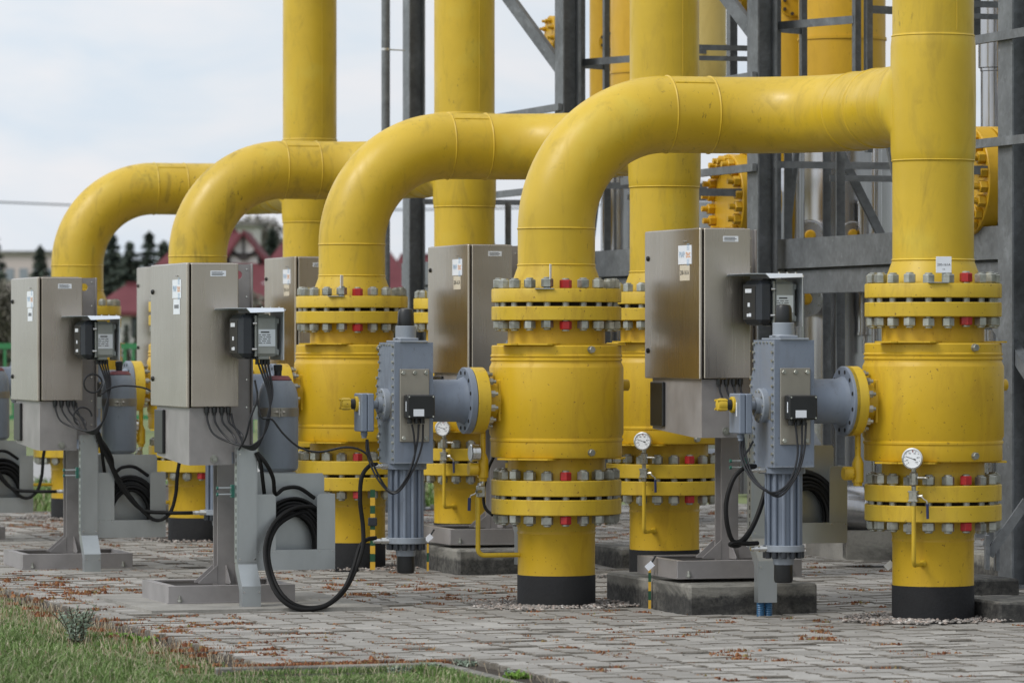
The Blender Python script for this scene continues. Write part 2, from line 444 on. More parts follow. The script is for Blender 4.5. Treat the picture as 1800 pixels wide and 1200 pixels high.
# ------------------------------------------------------------------ frames
TH = math.atan2(1.222, 4.02)
CT, ST = math.cos(TH), math.sin(TH)
SX, SY = 1.21, 3.80      # spacing of the rows
def EN(n): return (0.2329 - SX * n, 23.28 + SY * n, TH)
def TN(n): return (2.101 - SX * n, 22.14 + SY * n, TH)
WORLD = (0, 0, 0)
def fw(fr, p):
    c, s_ = math.cos(fr[2]), math.sin(fr[2])
    return Vector((fr[0] + p[0] * c - p[1] * s_, fr[1] + p[0] * s_ + p[1] * c, p[2] if len(p) > 2 else 0))
def px(x, y, Z):      # a pixel of the measured photograph at distance Z -> world point (used to measure, once)
    return Vector(((x - 900) / F * Z, Z, CH + (600 - y) / F * Z))
def pf(fr, x, y, b):  # measured pixel on the plane at local depth b of a row frame -> local (a, b, z)
    k = (x - 900) / F
    # X = fx + a c - b s ; Z = fy + a s + b c ; X = k Z
    c, s_ = math.cos(fr[2]), math.sin(fr[2])
    a = (k * (fr[1] + b * c) - fr[0] + b * s_) / (c - k * s_)
    Z = fr[1] + a * s_ + b * c
    return Vector((a, b, CH + (600 - y) / F * Z))

class Thing:
    def __init__(s, name, label, cat, fr=WORLD, off=(0, 0, 0), group=None, dz=0.0):
        o = bpy.data.objects.new(name, None); COL.objects.link(o)
        o.empty_display_size = 0.1
        s.off = Vector(off)
        w = fw(fr, off); o.location = (w.x, w.y, off[2] + dz); o.rotation_euler = (0, 0, fr[2])
        o['label'] = label; o['category'] = cat
        if group: o['group'] = group
        s.root = o
    def part(s, name, mb, mats, parent=None, label=None, **k):
        o = linkmesh(name, mb, mats, **k)
        if parent is None: o.parent = s.root; o.location = -s.off
        else: o.parent = parent
        if label: o['label'] = label
        return o

def _pieces(s, name, mb, mats, parent=None, n=1, label=None):
    par = list(range(len(mb.v)))
    def find(x):
        while par[x] != x: par[x] = par[par[x]]; x = par[x]
        return x
    for f in mb.f:
        r0 = find(f[0])
        for v in f[1:]:
            r = find(v)
            if r != r0: par[max(r, r0)] = min(r, r0); r0 = min(r, r0)
    comps = {}
    for i, f in enumerate(mb.f): comps.setdefault(find(f[0]), []).append(i)
    keys = sorted(comps)
    for g0 in range(0, len(keys), n):
        o = MB(); mp_ = {}
        for k in keys[g0:g0 + n]:
            for fi in comps[k]:
                o.f.append(tuple(mp_.setdefault(v, len(mp_)) for v in mb.f[fi])); o.m.append(mb.m[fi])
        o.v = [None] * len(mp_)
        for v, i in mp_.items(): o.v[i] = mb.v[v]
        s.part(name, o, mats, parent, label)
Thing.pieces = _pieces

def children_of(o): return [c for c in KIDS.get(o.name, [])]
KIDS = {}
def build_kids():
    KIDS.clear()
    for o in bpy.data.objects:
        if o.parent: KIDS.setdefault(o.parent.name, []).append(o)
def dup(root, fr, off, label, dz=0.0):
    r = root.copy(); COL.objects.link(r)
    w = fw(fr, off); r.location = (w.x, w.y, off[2] + dz); r.rotation_euler = (0, 0, fr[2]); r['label'] = label
    def rec(src, dst):
        for ch in KIDS.get(src.name, []):
            c = ch.copy(); COL.objects.link(c); c.parent = dst
            rec(ch, c)
    rec(root, r)
    return r
def tag(o, label, cat, group=None):
    o['label'] = label; o['category'] = cat
    if group: o['group'] = group
    return o
def struct(name, mb, mats, kind='structure', **k):
    o = linkmesh(name, mb, mats, **k); o['kind'] = kind; return o

TXT = {}
def text_into(mb, s, size, o, X, Y, mi=0, ext=0.0006):
    """flat lettering: outline from the built-in font, laid on a plate"""
    if s not in TXT:
        cu = bpy.data.curves.new('t', 'FONT'); cu.body = s; cu.size = 1.0; cu.align_x = 'CENTER'; cu.align_y = 'CENTER'; cu.resolution_u = 2
        ob = bpy.data.objects.new('t', cu); COL.objects.link(ob)
        me = ob.to_mesh()
        TXT[s] = ([tuple(v.co) for v in me.vertices], [tuple(p.vertices) for p in me.polygons])
        ob.to_mesh_clear(); bpy.data.objects.remove(ob); bpy.data.curves.remove(cu)
    vs, fs = TXT[s]; o = Vector(o); X = Vector(X).normalized(); Y = Vector(Y).normalized()
    mb.add([o + X * (x * size) + Y * (y * size) for x, y, z in vs], fs, mi)

def arc(c, u, v, r, a0, a1, n=16):
    c = Vector(c); u = Vector(u); v = Vector(v)
    return [c + u * (r * math.cos(a0 + (a1 - a0) * i / n)) + v * (r * math.sin(a0 + (a1 - a0) * i / n)) for i in range(n + 1)]

def EC(n):
    f = EN(n)
    if n == 0: return f
    w = fw(f, (.036, 0, 0)); return (w.x, w.y, TH)
PR = 0.203
WORD = ['nearest', 'second', 'third', 'farthest']

# ================================================================== SETTING
A_ = Vector((CT, ST, 0)); B_ = Vector((-ST, CT, 0))
E0 = EN(0)
g = MB(); g.add([(-900, -40, -0.05), (900, -40, -0.05), (900, 2600, -0.05), (-900, 2600, -0.05)], [(0, 1, 2, 3)])
struct('ground', g, 'turf', smooth=False, recalc=False)
g = MB()
g.add([px(-900, 845, 44.0).to_tuple()[:2] + (-0.02,), px(3000, 845, 44.0).to_tuple()[:2] + (-0.02,), (14, 52.5, -0.02), (-22, 52.5, -0.02)], [(0, 1, 2, 3)])
struct('road', g, 'asph', smooth=False, recalc=False)

# pavement field in frame E0: left edge a=-2.65, front edge b=-3.75, notch to a=-1.67
def in_pave(a, b): return (a > -2.65 and -3.75 < b < 13.5) or (a > -1.67 and -8 < b <= -3.75)
holes = []
for n in range(4):
    for fr in (EN(n), TN(n)):
        w = Vector((fr[0] - E0[0], fr[1] - E0[1], 0)); holes.append((w.dot(A_), w.dot(B_)))
g = MB()
for (a0, a1, b0, b1) in ((-2.58, 16, -3.75, 13.5), (-1.67, 16, -8, -3.75)):
    g.add([fw(E0, (a0, b0, -0.026)), fw(E0, (a1, b0, -0.026)), fw(E0, (a1, b1, -0.026)), fw(E0, (a0, b1, -0.026))], [(0, 1, 2, 3)])
struct('pavement_bed', g, 'sand', smooth=False, recalc=False)
half = [(x_ * .89, y_ * .85) for x_, y_ in [(-.1, -.1), (.1, -.1), (.1, -.062), (.08, -.036), (.08, .036), (.1, .062), (.1, .1), (-.1, .1), (-.1, .062), (-.08, .036), (-.08, -.036), (-.1, -.062)]]
pv = MB(); joints = []
def visible(w, m=1.2):
    return w.y > 15 and abs(w.x) < w.y * 0.1155 + m
ca = int(19 / .16)
for i in range(ca):
    a = -2.575 + i * 0.16
    for j in range(-48, 81):
        b = j * 0.17 + (0.085 if i % 2 else 0)
        if not in_pave(a - 0.08, b - 0.09) or b > 13.4: continue
        if any((a - h[0]) ** 2 + (b - h[1]) ** 2 < 0.36 ** 2 for h in holes): continue
        w = fw(E0, (a, b, 0))
        if not visible(w): continue
        joints.append((a, b))
        rz = random.gauss(0, 0.012); dz = random.gauss(0, 0.0028) + 0.004 * math.sin(a * 1.3) * math.sin(b * .8); tx = random.gauss(0, 0.012); ty = random.gauss(0, 0.018)
        c_, s_ = math.cos(rz), math.sin(rz); k = len(pv.v)
        for (sc, zz) in ((0.955, -0.035), (0.955, -0.0065), (0.905, 0.0)):
            for x, y in half:
                x2, y2 = x * sc, y * sc
                x3, y3 = x2 * c_ - y2 * s_, x2 * s_ + y2 * c_
                p_ = fw(E0, (a + x3, b + y3, zz + dz + x3 * tx + y3 * ty)); pv.v.append(p_.to_tuple())
        pv.f.append(tuple(k + 24 + q for q in range(12))); pv.m.append(0)
        for r_ in range(2):
            for q in range(12):
                q2 = (q + 1) % 12
                pv.f.append((k + r_ * 12 + q, k + r_ * 12 + q2, k + r_ * 12 + 12 + q2, k + r_ * 12 + 12 + q)); pv.m.append(1)
struct('pavement', pv, ['paver', 'pedge'], recalc=False, smooth=False)
# kerb stones
kb = MB()
def kerb(a0, b0, a1, b1):
    Ln = math.hypot(a1 - a0, b1 - b0); n_ = max(1, int(Ln / 0.75))
    for i in range(n_):
        s0, s1 = i / n_ + 0.006 / Ln, (i + 1) / n_ - 0.006 / Ln
        p = fw(E0, (a0 + (a1 - a0) * s0, b0 + (b1 - b0) * s0, -0.062 + random.gauss(0, .002))); q = fw(E0, (a0 + (a1 - a0) * s1, b0 + (b1 - b0) * s1, -0.062 + random.gauss(0, .002)))
        kb.bar(p, q, 0.045, 0.11, bev=0.006)
kerb(-2.72, -3.79, -1.70, -3.79); kerb(-1.71, -3.80, -1.71, -8)
struct('kerb', kb, 'conc', ang=20)

# gravel rings round the pipes
gr = MB()
def pebble(w, s):
    k = len(gr.v)
    sx, sy, sz = s * random.uniform(.7, 1.3), s * random.uniform(.7, 1.2), s * random.uniform(.5, .8)
    rz = random.random() * PI; c_, s_ = math.cos(rz), math.sin(rz)
    base = [(1, 0, 0), (.3, .9, .1), (-.8, .6, 0), (-.8, -.6, .1), (.3, -.9, 0), (.3, .2, 1), (-.4, -.1, .9), (0, 0, -1)]
    for x, y, z in base:
        x *= sx * random.uniform(.85, 1.15); y *= sy * random.uniform(.85, 1.15); z *= sz
        gr.v.append((w.x + x * c_ - y * s_, w.y + x * s_ + y * c_, w.z + z))
    for f in ((0, 1, 5), (1, 6, 5), (1, 2, 6), (2, 3, 6), (3, 4, 6), (4, 5, 6), (4, 0, 5), (1, 0, 7), (2, 1, 7), (3, 2, 7), (4, 3, 7), (0, 4, 7)):
        gr.f.append(tuple(k + i for i in f)); gr.m.append(0)
for n in range(4):
    for fi, fr in enumerate((EN(n), TN(n))):
        for i in range(1100 if n == 0 else 420):
            q = random.random() * 2 * PI; r_ = PR + 0.005 + 0.24 * random.random() ** 0.8
            if n == 0 and random.random() < 0.35: q = random.uniform(-2.9, -2.0); r_ = random.uniform(.25, .55)
            pebble(fw(fr, (r_ * math.cos(q), r_ * math.sin(q), 0.002 + 0.008 * random.random())), random.uniform(.006, .014))
struct('gravel', gr, 'pebble', 'stuff', recalc=False, smooth=False)

# moss in the joints
ms = MB()
def nz(x, y): return (math.sin(x * 1.9 + 1.3) + math.sin(y * 1.4 + x * .7) + math.sin((x + y) * 3.1 + 2) * .6 + math.sin(x * 5.3 - y * 4.1) * .5) / 3.1
def moss_clump(a, b, sz):
    for i in range(int(4 + 9 * sz)):
        w = fw(E0, (a + random.gauss(0, 0.026 * (0.6 + sz)), b + random.gauss(0, 0.008), -0.012)); k = len(ms.v)
        sx = random.uniform(.008, .020) * (.7 + sz * .6); sy = random.uniform(.006, .012); sz_ = random.uniform(.010, .019) * (.8 + sz * .6); rz = TH + random.gauss(0, .3); c_, s_ = math.cos(rz), math.sin(rz)
        for x, y, z in ((1, 0, 0), (.3, .9, 0), (-.8, .6, 0), (-.8, -.6, 0), (.3, -.9, 0), (.45, .2, .8), (-.4, .3, .9), (-.1, -.4, .85), (0, 0, 1.05)):
            x *= sx * random.uniform(.8, 1.2); y *= sy * random.uniform(.8, 1.2); z *= sz_ * random.uniform(.8, 1.2)
            ms.v.append((w.x + x * c_ - y * s_, w.y + x * s_ + y * c_, w.z + z))
        for f in ((0, 1, 5), (1, 6, 5), (1, 2, 6), (2, 3, 6), (3, 7, 6), (3, 4, 7), (4, 0, 7), (0, 5, 7), (5, 6, 8), (6, 7, 8), (7, 5, 8)):
            ms.f.append(tuple(k + q for q in f)); ms.m.append(0)
    for i in range(int(12 + 40 * sz)):
        da = random.gauss(0, 0.030 * (0.6 + sz)); db = random.gauss(0, 0.010)
        w = fw(E0, (a + da, b + db, -0.012)); h = random.uniform(.006, .020) * (0.6 + sz * .8); q = random.random() * PI
        wd = random.uniform(.0025, .006); lx, ly = random.gauss(0, .005), random.gauss(0, .005); k = len(ms.v)
        ms.v += [(w.x - wd * math.cos(q), w.y - wd * math.sin(q), w.z), (w.x + wd * math.cos(q), w.y + wd * math.sin(q), w.z), (w.x + lx, w.y + ly, w.z + h + 0.006)]
        ms.f.append((k, k + 1, k + 2)); ms.m.append(0)
for (a, b) in joints:
    w = fw(E0, (a, b, 0))
    if not visible(w, 0.3): continue
    xpix = 900 + F * w.x / w.y
    dens = 0.72 * max(0.0, min(1.0, 1.25 - xpix / 1300.0)) + 0.05
    if w.y > 25: dens *= 0.6
    k = nz(a * 1.3, b)
    if random.random() < dens * (1.0 + 1.1 * k):
        moss_clump(a + random.choice((-.08, .08, 0, .04, -.04)), b - 0.085, random.random() * max(.2, .6 + k * .6))
    if random.random() < dens * 0.25 * (1 + k):
        for q in range(3): moss_clump(a + 0.08 + random.gauss(0, .004), b - .085 + .06 * q, .25)
for i in range(22):   # along the ragged edge
    b = random.uniform(-3.7, 2.4); moss_clump(-2.66 + random.gauss(0, .05), b, random.random() * .4)
for i in range(40): moss_clump(random.uniform(-2.6, -1.7), -3.75 + random.gauss(0, .01), random.random() * .6)
struct('moss', ms, 'moss', 'stuff', recalc=False, smooth=False)

# grass
gs = MB()
def blade(mb, w, h, wd, lean):
    q = random.random() * 2 * PI; c_, s_ = math.cos(q), math.sin(q); k = len(mb.v)
    l2 = random.random() * 2 * PI; dx, dy = math.cos(l2) * lean * h, math.sin(l2) * lean * h
    mb.v += [(w.x - wd * c_, w.y - wd * s_, w.z), (w.x + wd * c_, w.y + wd * s_, w.z),
             (w.x + wd * .8 * c_ + dx * .35, w.y + wd * .8 * s_ + dy * .35, w.z + h * .6), (w.x - wd * .8 * c_ + dx * .35, w.y - wd * .8 * s_ + dy * .35, w.z + h * .6),
             (w.x + dx, w.y + dy, w.z + h * (1 - lean * .25))]
    mb.f += [(k, k + 1, k + 2, k + 3), (k + 3, k + 2, k + 4)]; mb.m += [0, 0]
cnt = 0
while cnt < 110000:
    Z = 16.6 + 8.6 * random.random() ** 1.25; x = random.uniform(-0.128, 0.035) * Z
    rel = Vector((x - E0[0], Z - E0[1], 0)); a, b = rel.dot(A_), rel.dot(B_)
    if a > -2.68 + random.gauss(0, .07) and b > -3.80: continue
    if a > -1.73: continue
    cnt += 1
    edge = min(abs(a + 2.7) if b > -3.8 else 9, abs(b + 3.8) if a > -2.7 else 9, abs(a + 1.73) if b < -3.8 else 9)
    k = nz(a * 1.6 + 3, b * 1.6)
    hh = 0.020 + 0.022 * max(0, .5 + k) + (0.04 if a < -3.1 and random.random() < .3 else 0)
    if edge < .35: hh *= .6 + edge
    blade(gs, Vector((x, Z, -0.03 if edge < .15 else -0.05)), hh * random.uniform(.6, 1.5), random.uniform(.0012, .0032), random.uniform(.1, 1.0))
for i in range(9000):   # far verge beyond the pavement
    Z = random.uniform(36.0, 44); x = random.uniform(-0.13, 0.02) * Z
    rel = Vector((x - E0[0], Z - E0[1], 0))
    if rel.dot(B_) < 13.6: continue
    blade(gs, Vector((x, Z, -0.05)), random.uniform(.06, .14), random.uniform(.006, .012), random.uniform(.1, .8))
struct('grass', gs, 'grass', 'stuff', recalc=False, smooth=False)
# dry stalks in the grass and joints
ds = MB()
for i in range(1500):
    Z = random.uniform(17.5, 24.5); x = random.uniform(-0.12, 0.02) * Z
    rel = Vector((x - E0[0], Z - E0[1], 0)); a, b = rel.dot(A_), rel.dot(B_)
    if a > -2.6 and b > -3.7 and random.random() < .93: continue
    if a > -1.5 and b < -3.7: continue
    w = Vector((x, Z, -0.03)); h = random.uniform(.02, .06); lx, ly = random.gauss(0, .015), random.gauss(0, .015)
    k = len(ds.v); wd = .0010
    ds.v += [(w.x - wd, w.y, w.z), (w.x + wd, w.y, w.z), (w.x + lx + wd, w.y + ly, w.z + h), (w.x + lx - wd, w.y + ly, w.z + h)]
    ds.f.append((k, k + 1, k + 2, k + 3)); ds.m.append(0)
    if random.random() < .5:
        k = len(ds.v); c = Vector((w.x + lx, w.y + ly, w.z + h)); s_ = random.uniform(.002, .004)
        ds.v += [(c.x - s_, c.y, c.z), (c.x + s_, c.y, c.z), (c.x, c.y, c.z + s_ * 1.6), (c.x, c.y, c.z - s_)]
        ds.f += [(k, k + 1, k + 2), (k + 1, k, k + 3)]; ds.m += [1, 1]
for i in range(1500):   # straw and seed heads along the ragged edge of the paving
    a = -2.68 + random.gauss(0, .13); b = random.uniform(-3.9, 2.6); w = fw(E0, (a, b, -.03)); h = random.uniform(.015, .05); k = len(ds.v); lx, ly = random.gauss(0, .012), random.gauss(0, .012); wd = .0013
    ds.v += [(w.x - wd, w.y, w.z), (w.x + wd, w.y, w.z), (w.x + lx + wd, w.y + ly, w.z + h), (w.x + lx - wd, w.y + ly, w.z + h)]
    ds.f.append((k, k + 1, k + 2, k + 3)); ds.m.append(i % 2)
struct('dry_stalks', ds, ['straw', 'rstraw'], 'stuff', recalc=False, smooth=False)

def leafy(name, label, base, stems, hgt, spread, mat, lw=.006, ll=.022, per=26, cat='plant', group=None):
    t = Thing(name, label, cat, WORLD, tuple(base), group)
    lf = MB(); st = MB(); b = Vector(base)
    for i in range(stems):
        q = random.random() * 2 * PI; tip = b + Vector((math.cos(q) * spread * random.random(), math.sin(q) * spread * random.random(), hgt * random.uniform(.55, 1)))
        p0 = b + Vector((random.gauss(0, spread * .2), random.gauss(0, spread * .2), 0)); mid = (p0 + tip) / 2 + Vector((0, 0, hgt * .08))
        P = catmull([p0, mid, tip], 5); st.tube(P, .0022, 5)
        for k in range(per):
            s_ = .25 + .75 * k / per; c = P[min(len(P) - 1, int(s_ * (len(P) - 1)))]
            d_ = Vector((random.gauss(0, 1), random.gauss(0, 1), random.uniform(.2, 1.2))).normalized(); sd = d_.cross(Vector((random.random(), random.random(), .1))).normalized()
            L_ = ll * random.uniform(.6, 1.3)
            lf.add([c, c + d_ * L_ * .5 + sd * lw, c + d_ * L_, c + d_ * L_ * .5 - sd * lw], [(0, 1, 2, 3)])
    t.part('stem', st, 'bark'); t.part('foliage', lf, mat, recalc=False, smooth=False)
    return t
leafy('wormwood_plant', 'grey-green feathery weed clump at the pavement edge in the lower left grass', (px(135, 1122, 20.8).x, 20.8, -0.05), 30, .20, .12, 'weed', .0032, .026, 26)
for i, (x, y, lb) in enumerate(((820, 1180, 'low grey-green weed tuft in the corner where the kerb turns'), (900, 1195, 'grey-green weed tuft at the bottom edge beside the slanting kerb'), (760, 1185, 'grey-green weed tuft left of the kerb corner in the grass'), (700, 1190, 'small grey-green weed at the bottom edge, leftmost by the kerb corner'))):
    Z = F * 1.43 / (y - 600); leafy('weed', lb, (px(x, y, Z).x, Z, -0.05), 26, .05, .07, 'weed', .005, .016, 14, group='weed tufts by the kerb corner')
for i, (x, y, lb) in enumerate(((255, 1135, 'low bright green leafy weed on the kerb left of the slab'), (215, 1128, 'bright green leafy weed right of the feathery weed clump'), (905, 1199, 'bright green broad leaves at the bottom edge in front of the kerb'))):
    Z = F * 1.43 / (y - 600); leafy('leafy_weed', lb, (px(x, y, Z).x, Z - .1, -0.05), 16, .05, .08, 'leaf', .010, .026, 10, group='bright leafy weeds')

# ================================================================== PIPE RUN
def build_pipe_run(n, label):
    fr = EN(n); ta, tb = 1.456, -1.634
    t = Thing('gas_pipe', label, 'pipe', fr, (0, 0, 1.66), 'yellow pipe runs over the valves')
    ZC, RB = 2.579, 0.609
    def ring(mb, c, axis, r=PR + .0035, w=.007):
        a = Vector(axis).normalized(); c = Vector(c) - a * w
        mb.lathe([(r - .006, 0), (r - .001, w * .4), (r + .0015, w), (r - .001, w * 1.6), (r - .006, 2 * w)], c, axis, 72, 0, False)
    m = MB()
    path = [Vector((0, 0, 1.775)), Vector((0, 0, 1.97))] + arc((RB, 0, 1.97), (-1, 0, 0), (0, 0, 1), RB, 0, PI / 2, 28)[1:]
    m.tube(path, PR, 72, 0, False)
    ring(m, (0, 0, 1.97), (0, 0, 1)); ring(m, (0, 0, 1.78), (0, 0, 1)); ring(m, (RB, 0, ZC), (1, 0, 0))
    t.part('upright_bend', m, 'pipe')
    ea = ta - RB
    m = MB()
    m.tube([Vector((RB, 0, ZC)), Vector((ea, 0, ZC))] + arc((ea, -RB, ZC), (0, 1, 0), (1, 0, 0), RB, 0, PI / 2, 28)[1:] + [Vector((ta, -RB - .3, ZC))], PR, 72, 0, False)
    ring(m, (ea, 0, ZC), (1, 0, 0)); ring(m, (ta, -RB, ZC), (0, 1, 0))
    m.tube([(RB + .01, -.12, ZC + math.sqrt(PR ** 2 - .12 ** 2)), (ea - .01, -.12, ZC + math.sqrt(PR ** 2 - .12 ** 2))], .005, 6)
    t.part('level_bend', m, 'pipe')
    m = MB()
    y0 = -RB - .3
    prof = []
    for i in range(15):
        s_ = i / 14; prof.append((PR + .05 * max(0, (s_ - .35) / .65) ** 2.2, s_ * (abs(tb - y0) - .10)))
    m.lathe(prof, (ta, y0, ZC), (0, -1, 0), 72, 0, False)
    # saddle fillet of the forged tee, running round the branch
    seg = 64; vs = []; fs = []
    for j in range(7):
        f_ = j / 6; rb = PR + .05 + .004 * f_
        for k in range(seg):
            q = 2 * PI * k / seg; x_, z_ = rb * math.cos(q), rb * math.sin(q) * (1 + .06 * f_)
            ys = tb + math.sqrt(max(0, (PR + .008) ** 2 - min(abs(x_), PR + .007) ** 2)); yb = tb + .10
            vs.append((ta + min(max(x_, -(PR + .007)), PR + .007) * f_ + x_ * (1 - f_), yb * (1 - f_) + (ys - .01) * f_, ZC + z_))
    fs = [(j * seg + k, j * seg + (k + 1) % seg, (j + 1) * seg + (k + 1) % seg, (j + 1) * seg + k) for j in range(6) for k in range(seg)]
    m.add(vs, fs)
    rt = PR + .0085
    m.lathe([(PR, 2.27), (PR + .004, 2.285), (rt, 2.33), (rt + .002, 2.58), (rt, 2.85), (PR + .004, 2.895), (PR, 2.91)], (ta, tb, 0), (0, 0, 1), 96, 0, False)
    ring(m, (ta, tb, 2.28), (0, 0, 1), PR + .005); ring(m, (ta, tb, 2.90), (0, 0, 1), PR + .005)
    ring(m, (ta, y0, ZC), (0, -1, 0))
    t.part('tee', m, 'pipe')
    m = MB(); m.lathe([(PR, 1.775), (PR, 2.28)], (ta, tb, 0), (0, 0, 1), 96, 0, False); ring(m, (ta, tb, 1.785), (0, 0, 1), PR + .005)
    t.part('riser', m, 'pipe')
    m = MB(); m.tube([Vector((ta, tb, 2.90)), Vector((ta, tb, 5.6))] + arc((ta + RB, tb, 5.6), (-1, 0, 0), (0, 0, 1), RB, 0, PI / 2, 16)[1:] + [Vector((ta + 2.2, tb, 5.6 + RB))], PR, 96, 0, False)
    ang = R(-60)
    m.tube([(ta + PR * math.cos(ang - TH), tb + PR * math.sin(ang - TH), 2.92), (ta + PR * math.cos(ang - TH), tb + PR * math.sin(ang - TH), 5.5)], .0025, 6)
    t.part('riser', m, 'pipe')
    for (a, b, dz) in ((0, 0, 0), (ta, tb, .012)):
        m = MB()
        m.lathe([(.30, 1.584 + dz), (.338, 1.584 + dz), (.341, 1.588 + dz), (.341, 1.650 + dz), (.338, 1.655 + dz), (.245, 1.655 + dz), (.243, 1.664 + dz), (.206, 1.765 + dz), (.203, 1.785)], (a, b, 0), (0, 0, 1), 96, 0, False)
        m.lathe([(.12, 1.5845 + dz), (.30, 1.5845 + dz)], (a, b, 0), (0, 0, 1), 96, 0, False)
        t.part('flange', m, 'flange')
    return t

# ================================================================== VALVE
def build_valve(fr, label, red_phi, dz):
    t = Thing('ball_valve', label, 'valve', fr, (0, 0, 0.56), 'yellow ball valves', dz)
    m = MB()
    P = [(.256, .70), (.256, .772), (.262, .774), (.340, .776), (.344, .784), (.344, .855), (.349, .862), (.349, .872), (.344, .876), (.344, .882), (.352, .898),
         (.352, 1.243), (.351, 1.247), (.344, 1.262), (.341, 1.27), (.341, 1.276), (.346, 1.281), (.346, 1.287), (.341, 1.292), (.341, 1.297), (.346, 1.302), (.346, 1.308), (.341, 1.313), (.341, 1.354), (.337, 1.360), (.262, 1.362), (.256, 1.366), (.256, 1.44)]
    m.lathe(P, (0, 0, 0), (0, 0, 1), 96, 0, False)
    # stem boss and its square pad
    m.box(-.3465, -.28, -.103, .103, .965, 1.180, bev=.003)
    m.cyl((-.30, 0, 1.0725), (-.405, 0, 1.0725), .108, 48)
    t.part('body', m, 'valve')
    m = MB(); m.cyl((-.405, 0, 1.0725), (-.474, 0, 1.0725), .173, 64, bev=.003)
    sf = t.part('stem_flange', m, 'flange')
    m = MB()
    for k in range(12):
        q = 2 * PI * (k + .5) / 12; y, z = .140 * math.cos(q), 1.0725 + .140 * math.sin(q)
        m.cyl((-.405, y, z), (-.378, y, z), .019, 6); m.cyl((-.378, y, z), (-.362, y, z), .010, 10)
    t.pieces('stem_nut', m, 'nut', n=2)
    for z0, z1 in ((1.490, 1.562), (.577, .658)):
        m = MB()
        m.lathe([(.20, z0), (.338, z0), (.341, z0 + .004), (.341, z1 - .004), (.338, z1), (.20, z1)], (0, 0, 0), (0, 0, 1), 96, 0, False)
        if z0 > 1: m.lathe([(.256, 1.43), (.262, 1.47), (.268, z0 + .001)], (0, 0, 0), (0, 0, 1), 96, 0, False)
        else: m.lathe([(.268, z1 - .001), (.262, z1 + .02), (.256, z1 + .06)], (0, 0, 0), (0, 0, 1), 96, 0, False)
        t.part('flange', m, 'flange')
    m = MB(); m.lathe([(.302, 1.558), (.302, 1.590)], seg=64, caps=False); m.lathe([(.302, .555), (.302, .581)], seg=64, caps=False)
    t.pieces('gasket_shade', m, 'gap', n=1)  # gasket rings drawn wide and near-black, painting in the shade between flanges
    # lugs: thin plates on the shoulders
    for z in (1.3615, .7665):
        for (ang, rr, w) in ((R(180 + 30) - TH * 0, .40, .07), (R(232), .372, .11), (R(-20), .362, .10)):
            m = MB(); c = Vector((math.cos(ang), math.sin(ang), 0)); s_ = Vector((-c.y, c.x, 0))
            pts = [(.24, -w), (rr - .02, -w), (rr, -w + .02), (rr, w - .02), (rr - .02, w), (.24, w)]
            m.prism(pts, (0, 0, z), c, s_, .008)
            t.part('lug', m, 'valve')
    # hex plugs
    for ang, z in ((R(-66) - TH * .6, 1.338), (R(-66) - TH * .6, .805)):
        m = MB(); c = Vector((math.cos(ang), math.sin(ang), 0)); p = c * .341 + Vector((0, 0, z))
        m.cyl(p - c * .01, p + c * .006, .019, 20); m.cyl(p + c * .005, p + c * .022, .0185, 6, bev=.002)
        t.part('plug', m, 'nut')
    m = MB(); m.cyl((.34, .02, 1.15), (.405, .02, 1.15), .030, 24, bev=.004)
    t.part('side_port', m, 'valve')
    # stud bolts; one mesh per joint kind, materials per object
    protos = []
    for (zt, zb, st, sb) in ((1.655, 1.490, 1.655, 1.490), (.658, .4785, .658, .4785)):
        m = MB(); ri = .0318
        m.cyl((0, 0, zb - .055), (0, 0, zt + .055), .0195, 14, bev=.003)
        for z0, z1 in ((zt + .002, zt + .047), (zb - .045, zb - .002)):
            m.lathe([(ri * .86, z0), (ri, z0 + .004), (ri, z1 - .004), (ri * .86, z1)], (0, 0, 0), (0, 0, 1), 6, 1, True, 0.3)
        o = linkmesh('stud_bolt', m, ['nut', 'nut']); protos.append(o)
    for pi_, pr in enumerate(protos):
        for k in range(20):
            phi = 8.5 + 18 * k; al = R(-90 + phi) - TH
            o = pr if k == 0 else pr.copy()
            if k: COL.objects.link(o)
            o.parent = t.root; o.rotation_euler = (0, 0, random.random() * 6)
            o.location = Vector((.305 * math.cos(al), .305 * math.sin(al), random.uniform(-.004, .004))) - t.off
            o.material_slots[1].link = 'OBJECT'
            isred = abs(phi - red_phi) < 1
            o.material_slots[1].material = M['red'] if isred else M['nut']
            if isred: o['label'] = 'stud bolt with bright red painted nuts'
    return t

# ================================================================== GROUND PIPE
def build_stub(fr, label, dz):
    t = Thing('ground_pipe', label, 'pipe', fr, (0, 0, 0), 'yellow pipe stubs rising from the paving')
    m = MB(); z0, z1 = .4785 + dz, .559 + dz
    m.lathe([(.12, z1 - .0005), (.338, z1), (.341, z1 - .004), (.341, z0 + .004), (.338, z0), (.236, z0)], (0, 0, 0), (0, 0, 1), 96, 0, False)
    m.lathe([(.236, z0 + .001), (.232, z0 - .02), (.206, z0 - .07), (.203, z0 - .09)], (0, 0, 0), (0, 0, 1), 96, 0, False)
    t.part('flange', m, 'flange')
    m = MB(); m.lathe([(PR, z0 - .088), (PR + .0035, z0 - .098), (PR + .0035, z0 - .104), (PR, z0 - .11), (PR, .15)], (0, 0, 0), (0, 0, 1), 96, 0, False)
    t.part('pipe', m, 'pipe' if False else 'valve')
    m = MB(); m.lathe([(.2033, .160), (.2055, .156 + dz), (.2055, -.03)], (0, 0, 0), (0, 0, 1), 96, 0, False)
    t.part('black_band', m, 'band')
    return t

